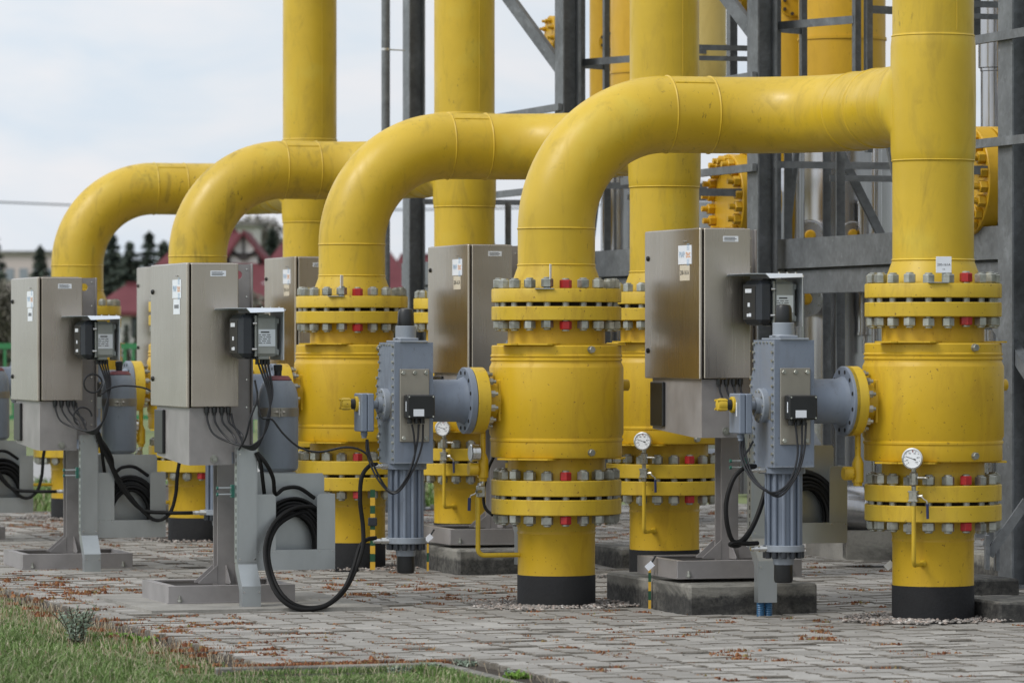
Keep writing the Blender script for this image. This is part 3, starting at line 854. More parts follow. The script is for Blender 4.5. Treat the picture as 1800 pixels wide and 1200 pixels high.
# ================================================================== ACTUATOR
def build_actuator(fr, label, dz):
    t = Thing('valve_actuator', label, 'actuator', fr, (-.82, 0, .177), 'grey gas actuators beside the valves', dz)
    zc = 1.0725
    m = MB()
    m.lathe([(.10, .5105), (.170, .5105), (.173, .508), (.173, .479), (.17, .4765), (.1, .4765)], (0, 0, zc), (-1, 0, 0), 64, 0, False)
    m.lathe([(.124, .510), (.119, .522), (.111, .540), (.110, .72)], (0, 0, zc), (-1, 0, 0), 48, 0, False)
    tb = t.part('mounting_tube', m, 'grey')
    m = MB()
    for k in range(12):
        q = 2 * PI * (k + .5) / 12; y, z = .148 * math.cos(q), zc + .148 * math.sin(q)
        m.cyl((-.505, y, z), (-.5125, y, z), .0105, 10)
    t.pieces('bolt_hole', m, 'gap', tb)
    # gearbox housing with swelling towards the rear edge around the stem
    m = MB()
    def sect(z, bb): return [(-.922, -.15, z), (-.715, -.15, z), (-.715, bb, z), (-.922, bb, z)]
    zs = [(.750, .150), (.90, .150), (.94, .175), (.985, .195), (1.16, .195), (1.205, .175), (1.245, .150), (1.375, .150)]
    vs = []
    for z, bb in zs: vs += sect(z, bb)
    fs = [(0, 3, 2, 1), tuple(range(len(vs) - 4, len(vs)))]
    for i in range(len(zs) - 1):
        for k in range(4): fs.append((i * 4 + k, i * 4 + (k + 1) % 4, i * 4 + 4 + (k + 1) % 4, i * 4 + 4 + k))
    m.add(vs, fs)
    gb = t.part('gearbox', m, 'grey')
    m = MB()   # cover plate on the end face, front edge strip
    m.box(-.9235, -.9215, -.148, -.141, .755, 1.37); m.box(-.920, -.717, -.1515, -.1495, .752, .757)
    m.box(-.895, -.745, -.16, .11, 1.3755, 1.385, bev=.002)
    m.box(-.87, -.77, -.07, .07, 1.385, 1.398, bev=.003)
    m.lathe([(.058, 1.396), (.054, 1.402), (.054, 1.458), (.052, 1.461)], (-.82, 0, 0), (0, 0, 1), 32)
    t.part('top_flange', m, 'greyl', gb)
    m = MB()
    for i in range(15):
        z = .775 + i * .0415
        for b in (-.128,):
            m.cyl((-.921, b, z), (-.932, b, z), .0085, 6)
        bb = .135 + (.04 if .96 < z < 1.2 else 0)
        m.cyl((-.921, bb, z), (-.932, bb, z), .0085, 6)
    for i in range(5):
        m.cyl((-.921, -.10 + .05 * i, 1.362), (-.929, -.10 + .05 * i, 1.362), .006, 6)
    t.pieces('cover_bolt', m, 'nut', gb, n=1)
    m = MB(); m.lathe([(.043, 1.460), (.044, 1.464), (.041, 1.530), (.034, 1.547), (.015, 1.552), (0, 1.552)], (-.82, 0, 0), (0, 0, 1), 36)
    t.part('top_cap', m, 'black')
    m = MB()
    m.cyl((-.915, 0, zc - .02), (-.955, 0, zc - .02), .085, 40, bev=.004)
    m.cyl((-.955, 0, zc - .02), (-.975, 0, zc - .02), .040, 24); m.cyl((-.95, 0, zc - .02), (-1.02, 0, zc - .02), .022, 16)
    cv = t.part('round_cover', m, 'greyl')
    m = MB()
    for k in range(10):
        q = 2 * PI * k / 10; m.cyl((-.955, .072 * math.cos(q), zc - .02 + .072 * math.sin(q)), (-.960, .072 * math.cos(q), zc - .02 + .072 * math.sin(q)), .006, 6)
    t.pieces('bolt', m, 'nut', cv, n=1)
    m = MB()
    m.box(-1.078, -1.046, -.075, .075, .915, 1.112, bev=.005); m.box(-1.044, -1.010, -.075, .075, .915, 1.112, bev=.005)
    m.cyl((-1.044, 0, .915), (-1.044, 0, .895), .018, 12); m.cyl((-1.044, 0, .897), (-1.044, 0, .880), .014, 12)
    sb = t.part('switch_box', m, 'grey')
    m = MB(); m.box(-1.0795, -1.0775, -.040, -.028, 1.00, 1.07); t.part('sticker', m, 'white', sb)
    m = MB()
    m.cyl((-1.076, .01, 1.057), (-1.092, .01, 1.057), .040, 24, bev=.002)
    m.lathe([(.024, 1.090), (.024, 1.118), (.031, 1.120), (.032, 1.15), (.029, 1.162), (.012, 1.166)], (0, .01, 1.057), (-1, 0, 0), 24)
    for k in range(4):
        q = PI / 4 + PI / 2 * k; m.cyl((-1.118, .01 + .030 * math.cos(q), 1.057 + .03 * math.sin(q)), (-1.168, .01 + .030 * math.cos(q), 1.057 + .03 * math.sin(q)), .006, 8)
    t.part('position_indicator', m, 'flange', sb)
    m = MB(); m.cyl((-1.091, .01, 1.057), (-1.119, .01, 1.057), .027, 20); t.part('dark_collar', m, 'black', sb)
    # cylinder with tie rods
    m = MB(); m.lathe([(.098, .751), (.108, .749), (.108, .720), (.105, .717), (.08, .717)], (-.82, 0, 0), (0, 0, 1), 40, 0, False)
    m.lathe([(.074, .72), (.074, .36)], (-.82, 0, 0), (0, 0, 1), 40, 0, False)
    cy = t.part('gas_cylinder', m, 'grey')
    for k in range(12):
        q = 2 * PI * (k + .35) / 12; x, y = -.82 + .084 * math.cos(q), .084 * math.sin(q)
        m = MB(); m.cyl((x, y, .718), (x, y, .364), .0095, 10); t.part('tie_rod', m, 'grey', cy)
    m = MB(); m.lathe([(.06, .365), (.101, .365), (.104, .362), (.104, .335), (.101, .332), (.05, .332)], (-.82, 0, 0), (0, 0, 1), 40, 0, False)
    m.lathe([(.056, .335), (.054, .30), (.050, .268)], (-.82, 0, 0), (0, 0, 1), 32)
    t.part('end_flange', m, 'greyl')
    m = MB()
    for k in range(12):
        q = 2 * PI * (k + .35) / 12; x, y = -.82 + .087 * math.cos(q), .087 * math.sin(q)
        m.cyl((x, y, .333), (x, y, .300), .0155, 10, bev=.003)
    t.pieces('cap_nut', m, 'dark', n=1)
    m = MB(); m.lathe([(.047, .27), (.047, .195), (.043, .180), (.03, .177)], (-.82, 0, 0), (0, 0, 1), 32)
    t.part('bottom_cap', m, 'black')
    # plate + junction box on the face towards the camera
    m = MB(); m.box(-.895, -.738, -.160, -.151, .862, 1.238, bev=.003)
    pl = t.part('mounting_plate', m, 'sheetd')
    m = MB()
    for x, z in ((-.878, 1.218), (-.817, 1.218), (-.756, 1.218), (-.876, .882), (-.756, .882)):
        m.cyl((x, -.159, z), (x, -.172, z), .0115, 6, bev=.0015)
    t.pieces('plate_bolt', m, 'nut', pl, n=1)
    m = MB(); m.box(-.876, -.728, -.232, -.160, .985, 1.105, bev=.006)
    for x in (-.853, -.817, -.787): m.cyl((x, -.195, .985), (x, -.195, .958), .0135, 10)
    jb = t.part('junction_box', m, 'black')
    m = MB(); m.box(-.843, -.787, -.2345, -.2318, .996, 1.032); t.part('sticker', m, 'white', jb)
    m = MB(); m.box(-.8775, -.8755, -.215, -.205, 1.02, 1.072); t.part('sticker', m, 'white', jb)
    m = MB()
    for x in (-.866, -.738):
        for z in (.994, 1.096): m.cyl((x, -.231, z), (x, -.2355, z), .0045, 8)
    t.pieces('screw', m, 'chrome', jb, n=1)
    m = MB(); m.box(-.9245, -.9225, -.098, -.058, .985, 1.10); t.part('name_plate', m, 'sheetd')
    # hose fittings
    for z in (.735, .348):
        m = MB(); m.cyl((-.915, -.02, z), (-.955, -.02, z), .016, 8); m.cyl((-.955, -.02, z), (-1.0, -.02, z), .011, 12); m.cyl((-.965, -.02, z), (-.985, -.02, z), .014, 6)
        t.part('hose_fitting', m, 'chrome')
    return t

# ================================================================== DRAIN LINES
def build_relief(fr, label, full, dz):
    t = Thing('drain_line', label, 'pipe', fr, (-.43, 0, .27), 'small yellow drain lines', dz)
    m = MB(); x = -.402
    m.cyl((x, 0, .93), (x, 0, .79), .0145, 16)
    m.lathe([(.0145, .80), (.029, .765), (.029, .672), (.026, .668)], (x, 0, 0), (0, 0, 1), 24)
    m.cyl((x, 0, .668), (x, 0, .652), .022, 6)
    m.cyl((x, 0, .715), (x - .055, -.01, .715), .012, 12)
    m.lathe([(.028, .030), (.034, .036), (.034, .075), (.030, .082)], (x, -.01, .715), (-1, 0, 0), 24)
    t.part('relief_body', m, 'valve')
    if full:
        m = MB(); c = Vector((x - .028, -.03, .80))
        m.lathe([(.038, 0), (.044, .004), (.044, .030), (.046, .032), (.046, .046), (.040, .050)], c, (-1, 0, 0), 32)
        gg = t.part('gauge', m, 'chrome')
        m = MB(); m.cyl(c + Vector((-.048, 0, 0)), c + Vector((-.052, 0, 0)), .039, 28); t.part('dial', m, 'lens', gg)
        m = MB(); xx = -.429
        m.cyl((x, 0, .655), (x - .005, 0, .63), .014, 10); m.cyl((x - .012, 0, .64), (xx, 0, .585), .016, 8)
        m.box(xx - .005, xx + .034, -.022, .022, .568, .628, bev=.004)
        m.cyl((xx + .01, -.022, .60), (xx - .02, -.04, .60), .009, 8)
        m.tube([(xx - .01, -.032, .60), (xx - .03, -.034, .585), (xx - .05, -.034, .578), (xx - .056, -.034, .56)], .0042, 8)
        t.part('ball_cock', m, 'tarn')
        m = MB(); m.tube([(xx - .056, -.034, .567), (xx - .058, -.034, .50)], .0085, 10); t.part('lever', m, 'handle')
        m = MB(); m.tube([Vector((xx, 0, .57)), Vector((xx, 0, .30))] + arc((xx + .035, 0, .30), (-1, 0, 0), (0, 0, -1), .035, 0, PI / 2, 8)[1:] + [Vector((-.19, 0, .265))], .0125, 16)
        t.part('thin_pipe', m, 'pipe')
    return t

def build_gauge(fr, label, dz):
    a, b = -.232, -.316
    t = Thing('pressure_gauge', label, 'gauge', fr, (a, b, .26), 'gauges on the tee side valves', dz)
    u = Vector((a, b, 0)).normalized(); s_ = Vector((-u.y, u.x, 0))
    c = Vector((a, b, 0)); r = .011
    m = MB(); e0 = c + Vector((0, 0, .30))
    m.tube([c + Vector((0, 0, .575)), e0] + arc(c - u * .03 + Vector((0, 0, .30)), u, (0, 0, -1), .03, 0, PI / 2, 8)[1:] + [u * .198 + Vector((0, 0, .27))], r, 14)
    m.lathe([(.020, 0), (.016, .018), (.011, .024)], u * .2 + Vector((0, 0, .27)), u, 20)
    t.part('thin_pipe', m, 'pipe')
    m = MB(); z = .575
    m.cyl(c + Vector((0, 0, z - .012)), c + Vector((0, 0, z + .01)), .013, 8)
    m.obox(c + Vector((0, 0, z + .035)), s_, u, (0, 0, 1), .021, .020, .027, bev=.003)
    for dz_ in (.012, .058): m.obox(c + Vector((0, 0, z + dz_)), s_, u, (0, 0, 1), .024, .023, .004, bev=.001)
    m.cyl(c + Vector((0, 0, z + .062)), c + Vector((0, 0, z + .085)), .012, 8)
    m.cyl(c - s_ * .0 + s_ * .02 + Vector((0, 0, z + .035)), c + s_ * .045 + Vector((0, 0, z + .035)), .010, 8)
    m.tube([c + s_ * .04 + u * .01 + Vector((0, 0, z + .035)), c + s_ * .055 + u * .012 + Vector((0, 0, z + .02)), c + s_ * .068 + u * .012 + Vector((0, 0, z + .013)), c + s_ * .072 + u * .012 + Vector((0, 0, z - .012))], .004, 8)
    t.part('ball_cock', m, 'tarn')
    m = MB(); m.tube([c + s_ * .072 + u * .012 + Vector((0, 0, z - .002)), c + s_ * .073 + u * .012 + Vector((0, 0, z - .075))], .007, 10); t.part('lever', m, 'handle')
    m = MB(); z = .655
    m.lathe([(.010, z), (.022, z + .012), (.022, z + .066), (.010, z + .078)], c, (0, 0, 1), 8)
    m.cyl(c + s_ * .018 + Vector((0, 0, z + .045)), c + s_ * .05 + Vector((0, 0, z + .045)), .0075, 10)
    m.cyl(c + s_ * .05 + Vector((0, 0, z + .045)), c + s_ * .072 + Vector((0, 0, z + .045)), .0035, 8)
    m.cyl(c + s_ * .070 - u * .014 + Vector((0, 0, z + .045)), c + s_ * .070 + u * .018 + Vector((0, 0, z + .045)), .005, 8)
    m.cyl(c + Vector((0, 0, z + .075)), c + Vector((0, 0, z + .10)), .013, 10)
    t.part('needle_valve', m, 'tarn')
    m = MB(); gc = c + Vector((0, 0, .795)) - u * .012
    m.lathe([(.044, 0), (.050, .004), (.050, .036), (.0525, .038), (.0525, .044), (.046, .046), (.0455, .040), (.0, .040)], gc, u, 48)
    gg = t.part('gauge_case', m, 'chrome')
    X = s_ if s_.x > 0 else -s_
    f0 = gc + u * .0412
    m = MB(); m.lathe([(.0455, 0), (.0, .0004)], f0, u, 40, 0, False); t.part('dial', m, 'lens', gg)
    m = MB(); f1 = f0 + u * .0016; Zv = Vector((0, 0, 1))
    for k in range(11):
        q = R(225 - 27 * k); p = f1 + X * (.038 * math.cos(q)) + Zv * (.038 * math.sin(q)); dr = X * math.cos(q) + Zv * math.sin(q)
        m.obox(p, dr, u.cross(dr), u, .003, .0008, .0002)
    for s2, q in (('20', 198), ('40', 117), ('60', 63), ('80', 9), ('100', -40), ('0', 228)):
        p = f1 + X * (.028 * math.cos(R(q))) + Zv * (.028 * math.sin(R(q))); text_into(m, s2, .011, p, X, Zv)
    q = R(162); dr = X * math.cos(q) + Zv * math.sin(q); m.obox(f1 + dr * .012 + u * .0006, dr, u.cross(dr), u, .022, .0012, .0003); m.obox(f1 - dr * .013 + u * .0006, dr, u.cross(dr), u, .006, .0032, .0003)
    t.part('numerals', m, 'ink', gg)
    m = MB(); q = R(85); dr = X * math.cos(q) + Zv * math.sin(q); m.obox(f1 + dr * .036, dr, u.cross(dr), u, .006, .0014, .0003); t.part('red_mark', m, 'red', gg)
    return t

# ================================================================== CABINET GROUP (in E-frame coordinates)
def build_cabinet(fr, label, sh, dz, zbot, tall, plate, group):
    """sh = (da, db) shift of the whole group inside the frame"""
    da, db = sh
    fr2 = (fw(fr, (da, db, 0)).x, fw(fr, (da, db, 0)).y, fr[2])
    t = Thing('control_cabinet', label, 'cabinet', fr2, (-1.66, .58, .02), group, dz)
    z0, z1 = 1.042, 1.042 + .741 * tall
    m = MB(); m.box(-1.924, -1.675, .152, 1.018, z0, z1, bev=.004); m.box(-1.930, -1.92, .17, 1.0, z0 + .01, z1 - .01, 1)
    m.box(-1.94, -1.69, .20, .99, z1, z1 + .004, 0)
    bx = t.part('cabinet_box', m, ['sheet', 'gap'])
    m = MB(); m.box(-1.824, -1.822 + .08, .1495, .1515, z1 - .067, z1 - .038, 0)
    m2 = m; lb = t.part('sticker', m2, 'white', bx)
    m = MB()
    for i in range(3): m.box(-1.818, -1.76 + .008 * (i % 2), .1485, .1495, z1 - .047 - .007 * i, z1 - .0445 - .007 * i)
    t.part('small_print', m, 'ink', bx)
    for o in (lb,):
        pass
    m = MB(); m.box(-1.950, -1.932, .152, 1.02, z0 - .004, z1 + .002, bev=.005)
    dr = t.part('door', m, 'sheet')
    for z in (z0 + .14, z1 - .14):
        m = MB(); m.cyl((-1.949, .965, z), (-1.957, .965, z), .014, 16, bev=.003); m.box(-1.960, -1.957, .960, .970, z - .008, z + .008); t.part('lock', m, 'black', dr)
    m = MB(); m.box(-1.9525, -1.9502, .27, .475, z1 - .178, z1 - .082); sn = t.part('sign', m, 'white', dr)
    m = MB(); X = Vector((0, -1, 0)); Zv = Vector((0, 0, 1)); text_into(m, 'PIAP', .044, (-1.9535, .415, z1 - .13), X, Zv); m.v = [tuple(v) for v in m.v]
    t.part('lettering', m, 'blueink', sn)
    m = MB(); text_into(m, 'tec', .058, (-1.9535, .318, z1 - .128), X, Zv); t.part('lettering', m, 'orange', sn)
    m = MB()
    for k in range(5):
        for j in range(3):
            for sgn in (-1, 1):
                zz = z1 - .13 + sgn * (.026 + .007 * k)
                m.box(-1.9532, -1.9528, .318 - .016 + .014 * j, .318 - .008 + .014 * j, zz - .002, zz + .002)
    t.part('emblem', m, 'blueink', sn)
    m = MB(); m.box(-1.9525, -1.9502, .30, .45, z1 - .262, z1 - .183); sp = t.part('number_plate', m, plate, dr)
    m = MB()
    if plate == 'creamp' and group.startswith('cabinets on') and 'nearest' in label: text_into(m, '200-161A', .034, (-1.9535, .375, z1 - .222), X, Zv)
    else:
        for j in range(6): m.box(-1.9534, -1.9528, .325 + .018 * j, .334 + .018 * j, z1 - .232, z1 - .212)
    t.part('lettering', m, 'ink', sp)
    m = MB()
    for b in (.36, .39): m.cyl((-1.949, b, z1 - .062), (-1.956, b, z1 - .062), .004, 8)
    t.pieces('rivet', m, 'chrome', dr, n=1)
    # plinth box
    m = MB()
    m.prism([(.175, .742), (.30, .742), (.95, .775), (.95, 1.038), (.175, 1.038)], (-1.93, 0, 0), (0, 1, 0), (0, 0, 1), .225)
    pb = t.part('cable_box', m, 'post')
    m = MB(); m.box(-1.948, -1.9305, .74, .94, .79, 1.02, bev=.004); t.part('rubber_strip', m, 'black', pb)
    m = MB(); m.cyl((-1.80, .175, .775), (-1.80, .167, .775), .020, 20); m.cyl((-1.80, .168, .775), (-1.80, .158, .775), .012, 6); t.part('earth_bolt', m, 'nut', pb)
    m = MB()
    for a in (-1.84, -1.80, -1.76, -1.725): m.cyl((a, .165, 1.041), (a, .165, 1.012), .014, 10); m.cyl((a, .165, 1.013), (a, .165, 1.0), .009, 10)
    t.pieces('cable_gland', m, 'black', n=2)
    # post (H section), base frame, gussets
    m = MB(); m.box(-1.698, -1.605, .530, .538, .099, .74); m.box(-1.698, -1.605, .622, .630, .099, .74); m.box(-1.656, -1.648, .538, .622, .099, .74)
    t.part('post', m, 'post')
    m = MB()
    a0, a1, b0, b1 = -2.004, -1.326, .34, .98
    m.box(a0, a1, b0, b0 + .008, .02, .112, bev=.002); m.box(a0, a1, b1 - .008, b1, .02, .112); m.box(a0, a0 + .008, b0 + .008, b1 - .008, .02, .112); m.box(a1 - .008, a1, b0 + .008, b1 - .008, .02, .112)
    m.box(a0 + .009, a1 - .009, b0 + .0085, b0 + .04, .104, .1115); m.box(a0 + .009, a0 + .05, b0 + .041, b1 - .041, .1035, .111); m.box(a0 + .009, a1 - .009, b1 - .04, b1 - .0085, .104, .1115)
    m.box(a0 + .009, a1 - .009, .40, .70, .0275, .035)
    m.box(a0 - .006, a1 + .012, b0 - .012, b0 + .03, .0205, .0265)
    m.box(a0 + .0085, a1 - .0085, .545, .615, .03, .098)
    bf = t.part('base_frame', m, 'post')
    m = MB()
    for a in (a0 + .06, a1 - .06): m.cyl((a, b0 - .004, .027), (a, b0 - .004, .06), .007, 8); m.cyl((a, b0 - .004, .03), (a, b0 - .004, .042), .013, 6)
    t.pieces('anchor_bolt', m, 'nut', bf, n=2)
    m = MB()
    for (p, X) in (((-1.699, .528, .112), (-1, 0, 0)), ((-1.604, .528, .112), (1, 0, 0)), ((-1.699, .632, .112), (-1, 0, 0)), ((-1.604, .632, .112), (1, 0, 0))):
        m.prism([(0, 0), (.10, 0), (.10, .008), (.0, .095)], p, X, (0, 0, 1), .006)
    m.prism([(0, 0), (.10, 0), (.10, .008), (.0, .095)], (-1.65, .529, .112), (0, -1, 0), (0, 0, 1), .006)
    t.pieces('gusset', m, 'post', n=1)
    # backing panel with lifting hole
    m = MB(); zt = z1 + .004; ca_, cz, hr = -1.590, zt - .058, .023
    seg = 24; vs = []; fs = []
    for y in (.520, .527):
        for k in range(seg):
            q = 2 * PI * k / seg; c_, s_ = math.cos(q), math.sin(q)
            vs.append((ca_ + hr * c_, y, cz + hr * s_))
        for k in range(seg):
            q = 2 * PI * k / seg; c_, s_ = math.cos(q), math.sin(q); f_ = 1 / max(abs(c_), abs(s_))
            vs.append((ca_ + .0565 * c_ * f_, y, cz + .0565 * s_ * f_))
    for k in range(seg):
        k2 = (k + 1) % seg
        fs += [(k, k2, seg + k2, seg + k), (2 * seg + k, 2 * seg + k2, 3 * seg + k2, 3 * seg + k), (k, k2, 2 * seg + k2, 2 * seg + k), (seg + k, seg + k2, 3 * seg + k2, 3 * seg + k)]
    m.add(vs, fs)
    m.box(ca_ + .0565, -1.523, .520, .527, .80, zt); m.box(-1.672, ca_ - .0565, .520, .527, .80, zt); m.box(ca_ - .0565, ca_ + .0565, .520, .527, .80, cz - .0565)
    m.box(-1.523, -1.513, .500, .60, .795, zt, bev=.003)
    t.part('back_panel', m, 'post')
    m = MB()
    for k in range(7):
        z = .86 + k * .145; m.cyl((-1.514, .56, z), (-1.509, .56, z), .006, 8); m.cyl((-1.545, .519, z + .03), (-1.545, .515, z + .03), .005, 8)
    t.pieces('panel_screw', m, 'chrome', n=1)
    # cable tray
    m = MB()
    path = [(.12, .829), (.06, .829), (.06, .235), (-.03, .125), (-.03, zbot), (.03, zbot), (.03, .10), (.12, .205)]
    m.prism(path, (-1.60, 0, 0), (0, 1, 0), (0, 0, 1), -.100 if False else .100)
    # prism extrudes along X x Y = +a : move it back
    m.v = [(v[0] - .100, v[1], v[2]) for v in m.v]
    m.box(-1.697, -1.603, .0565, .0595, .245, .826); m.box(-1.704, -1.700, .062, .118, .24, .826); m.box(-1.600, -1.596, .062, .118, .24, .826)
    tr = t.part('cable_tray', m, 'zinc')
    m = MB()
    for k in range(14):
        z = .26 + k * .040; m.box(-1.7055, -1.7035, .080, .088, z, z + .02, 0)
    for z in (.02, .16):
        pass
    t.part('tray_slots', m, 'gap', tr)
    m = MB()
    for a in (-1.69, -1.61):
        for (b, z) in ((.058, .26), (.058, .80), (-.031, .095)): m.cyl((a, b, z), (a, b - .005, z), .005, 8)
    t.pieces('tray_screw', m, 'chrome', tr, n=1)
    m = MB(); m.box(-1.702, -1.598, .059, .125, .829, .835); t.part('tray_lid', m, 'zinc', tr)
    for z in (.625, .592):
        m = MB(); m.cyl((-1.80, .12, z), (-1.66, .13, z), .006, 8); m.cyl((-1.80, .12, z), (-1.79, .12, z), .009, 8, 1); m.box(-1.72, -1.69, .118, .15, z - .016, z + .016, 1)
        t.part('clamp_rod', m, ['zinc', 'teal'])
    return t

def shifted(fr, sh):
    w = fw(fr, (sh[0], sh[1], 0)); return (w.x, w.y, fr[2])

def build_transmitter(fr, label, dz):
    t = Thing('transmitter', label, 'instrument', fr, (-1.63, 0, 1.30), 'instruments under small hoods', dz)
    m = MB(); m.obox((-1.6925, 0, 1.4075), (1, 0, 0), (0, 1, 0), (0, 0, 1), .0425, .12, .110, bev=.022)
    for k in range(6): m.box(-1.70 + .012 * k, -1.695 + .012 * k, -.09, .09, 1.512, 1.526); m.box(-1.70 + .012 * k, -1.695 + .012 * k, -.09, .09, 1.290, 1.300)
    bd = t.part('front_cover', m, 'dark')
    m = MB(); m.box(-1.7375, -1.7345, -.085, .085, 1.32, 1.485, bev=.001); t.part('face_plate', m, 'black', bd)
    m = MB(); m.box(-1.740, -1.738, -.035, .055, 1.455, 1.475); m.box(-1.740, -1.738, -.012, .018, 1.385, 1.405); m.box(-1.740, -1.738, -.03, .0, 1.335, 1.352); m.box(-1.740, -1.738, .005, .03, 1.335, 1.35)
    t.pieces('sticker', m, 'white', bd, n=1)
    m = MB(); m.cyl((-1.665, -.121, 1.472), (-1.645, -.121, 1.472), .007, 8); m.cyl((-1.67, -.121, 1.34), (-1.645, -.121, 1.34), .007, 8)
    t.pieces('clip', m, 'chrome', bd, n=1)
    m = MB(); m.box(-1.65, -1.532, -.118, .118, 1.303, 1.513, bev=.016); m.box(-1.63, -1.575, -.105, .105, 1.288, 1.306, bev=.004); m.box(-1.63, -1.575, -.105, .105, 1.509, 1.522, bev=.004)
    m.box(-1.652, -1.645, -.121, .121, 1.303, 1.513)
    for z in (1.325, 1.485): m.box(-1.54, -1.520, -.10, .10, z - .015, z + .015, bev=.004)
    hs = t.part('housing', m, 'instr')
    m = MB(); m.box(-1.634, -1.546, -.1195, -.1175, 1.355, 1.442); pl = t.part('rating_plate', m, 'zincb', hs)
    m = MB(); m.box(-1.622, -1.578, -.1203, -.1197, 1.424, 1.431)
    for i in range(5):
        x = -1.634
        for w in ((.012, .02, .018), (.02, .008, .024), (.016, .022, .012))[i % 3]:
            m.box(x, x + w, -.1203, -.1197, 1.412 - .0105 * i, 1.4155 - .0105 * i); x += w + .006
    t.part('small_print', m, 'ink', pl)
    m = MB()
    for a in (-1.625, -1.603, -1.584, -1.568): m.cyl((a, -.05, 1.29), (a, -.05, 1.262), .010, 10)
    t.pieces('cable_gland', m, 'black')
    # hood: sheet roof with sloping brim and back plate
    m = MB()
    m.box(-1.700, -1.512, -.150, .150, 1.548, 1.5515)
    m.box(-1.80, -1.7001, -.13, .150, 1.548, 1.5515)
    m.add([(-1.80, .150, 1.5515), (-1.512, .150, 1.5515), (-1.512, .165, 1.528), (-1.81, .165, 1.528), (-1.80, .147, 1.5480), (-1.512, .147, 1.5480), (-1.512, .162, 1.528), (-1.81, .162, 1.528)], [(0, 1, 2, 3), (7, 6, 5, 4), (3, 2, 6, 7), (0, 3, 7, 4), (1, 5, 6, 2)])
    m.add([(-1.705, -.150, 1.5515), (-1.512, -.150, 1.5515), (-1.512, -.176, 1.533), (-1.690, -.176, 1.527), (-1.705, -.147, 1.5480), (-1.512, -.147, 1.5480), (-1.512, -.173, 1.531), (-1.690, -.173, 1.525)], [(0, 1, 2, 3), (7, 6, 5, 4), (3, 2, 6, 7), (0, 3, 7, 4), (1, 5, 6, 2)])
    m.box(-1.512, -1.5085, -.155, .13, 1.285, 1.5515)
    t.part('hood', m, 'zincb')
    m = MB()
    for k in range(3): m.cyl((-1.60 + .045 * k, -.06, 1.551), (-1.60 + .045 * k, -.06, 1.559), .005, 8)
    m.cyl((-1.512, -.12, 1.541), (-1.492, -.12, 1.541), .004, 8)
    t.pieces('hood_screw', m, 'chrome', n=1)
    m = MB(); m.box(-1.60, -1.54, .118, .522, 1.39, 1.42); t.part('arm', m, 'post')
    return t

def build_holder(fr, label, dz, mat):
    t = Thing('cable_holder', label, 'cable holder', fr, (-1.39, .14, .20), 'sheet metal holders for coiled hose', dz)
    m = MB()
    m.prism([(-1.58, .205), (-1.205, .205), (-1.205, .68), (-1.215, .695), (-1.58, .695)], (0, .205, 0), (1, 0, 0), (0, 0, 1), .004)
    m.box(-1.595, -1.179, .08, .2005, .200, .2035)
    m.box(-1.595, -1.5915, .0835, .2005, .204, .592); m.box(-1.1825, -1.179, .0835, .2005, .204, .592)
    m.box(-1.61, -1.595, .12, .16, .42, .47)
    bk = t.part('back_tray', m, mat)
    m = MB()
    m.box(-1.595, -1.179, .076, .0795, .200, .305)
    m.prism([(-1.595, .3055), (-1.495, .3055), (-1.495, .580), (-1.508, .592), (-1.595, .592)], (0, .0795, 0), (1, 0, 0), (0, 0, 1), .0035)
    m.prism([(-1.275, .3055), (-1.179, .3055), (-1.179, .592), (-1.262, .592), (-1.275, .580)], (0, .0795, 0), (1, 0, 0), (0, 0, 1), .0035)
    t.part('front_lip', m, mat)
    m = MB()
    for a in (-1.585, -1.51, -1.265, -1.19): m.cyl((a, .077, .297), (a, .073, .297), .0035, 8)
    t.pieces('rivet', m, 'chrome', n=1)
    return t

def coil(fr, label, dz):
    m = MB()
    for i in range(18):
        r = .118 + .0130 * (i % 6) + random.uniform(-.003, .003); b = .106 + .0095 * (i // 2) + random.uniform(-.002, .002)
        cx, cz = -1.385 + random.uniform(-.006, .006), .330 + random.uniform(-.006, .006)
        pts = []
        for k in range(49):
            q = 2 * PI * k / 48
            pts.append((min(-1.195, max(-1.58, cx + r * math.cos(q))), b + .004 * math.sin(q * 2 + i), max(.215, cz + r * 1.28 * math.sin(q))))
        m.tube(pts, .0085, 8, caps=False)
    o = linkmesh('hose_coil', m, 'rubber')
    w = fw(fr, (0, 0, 0)); o.location = (w.x, w.y, dz); o.rotation_euler = (0, 0, fr[2])
    tag(o, label, 'hose coil', 'coils of black hose in the holders')
    return o

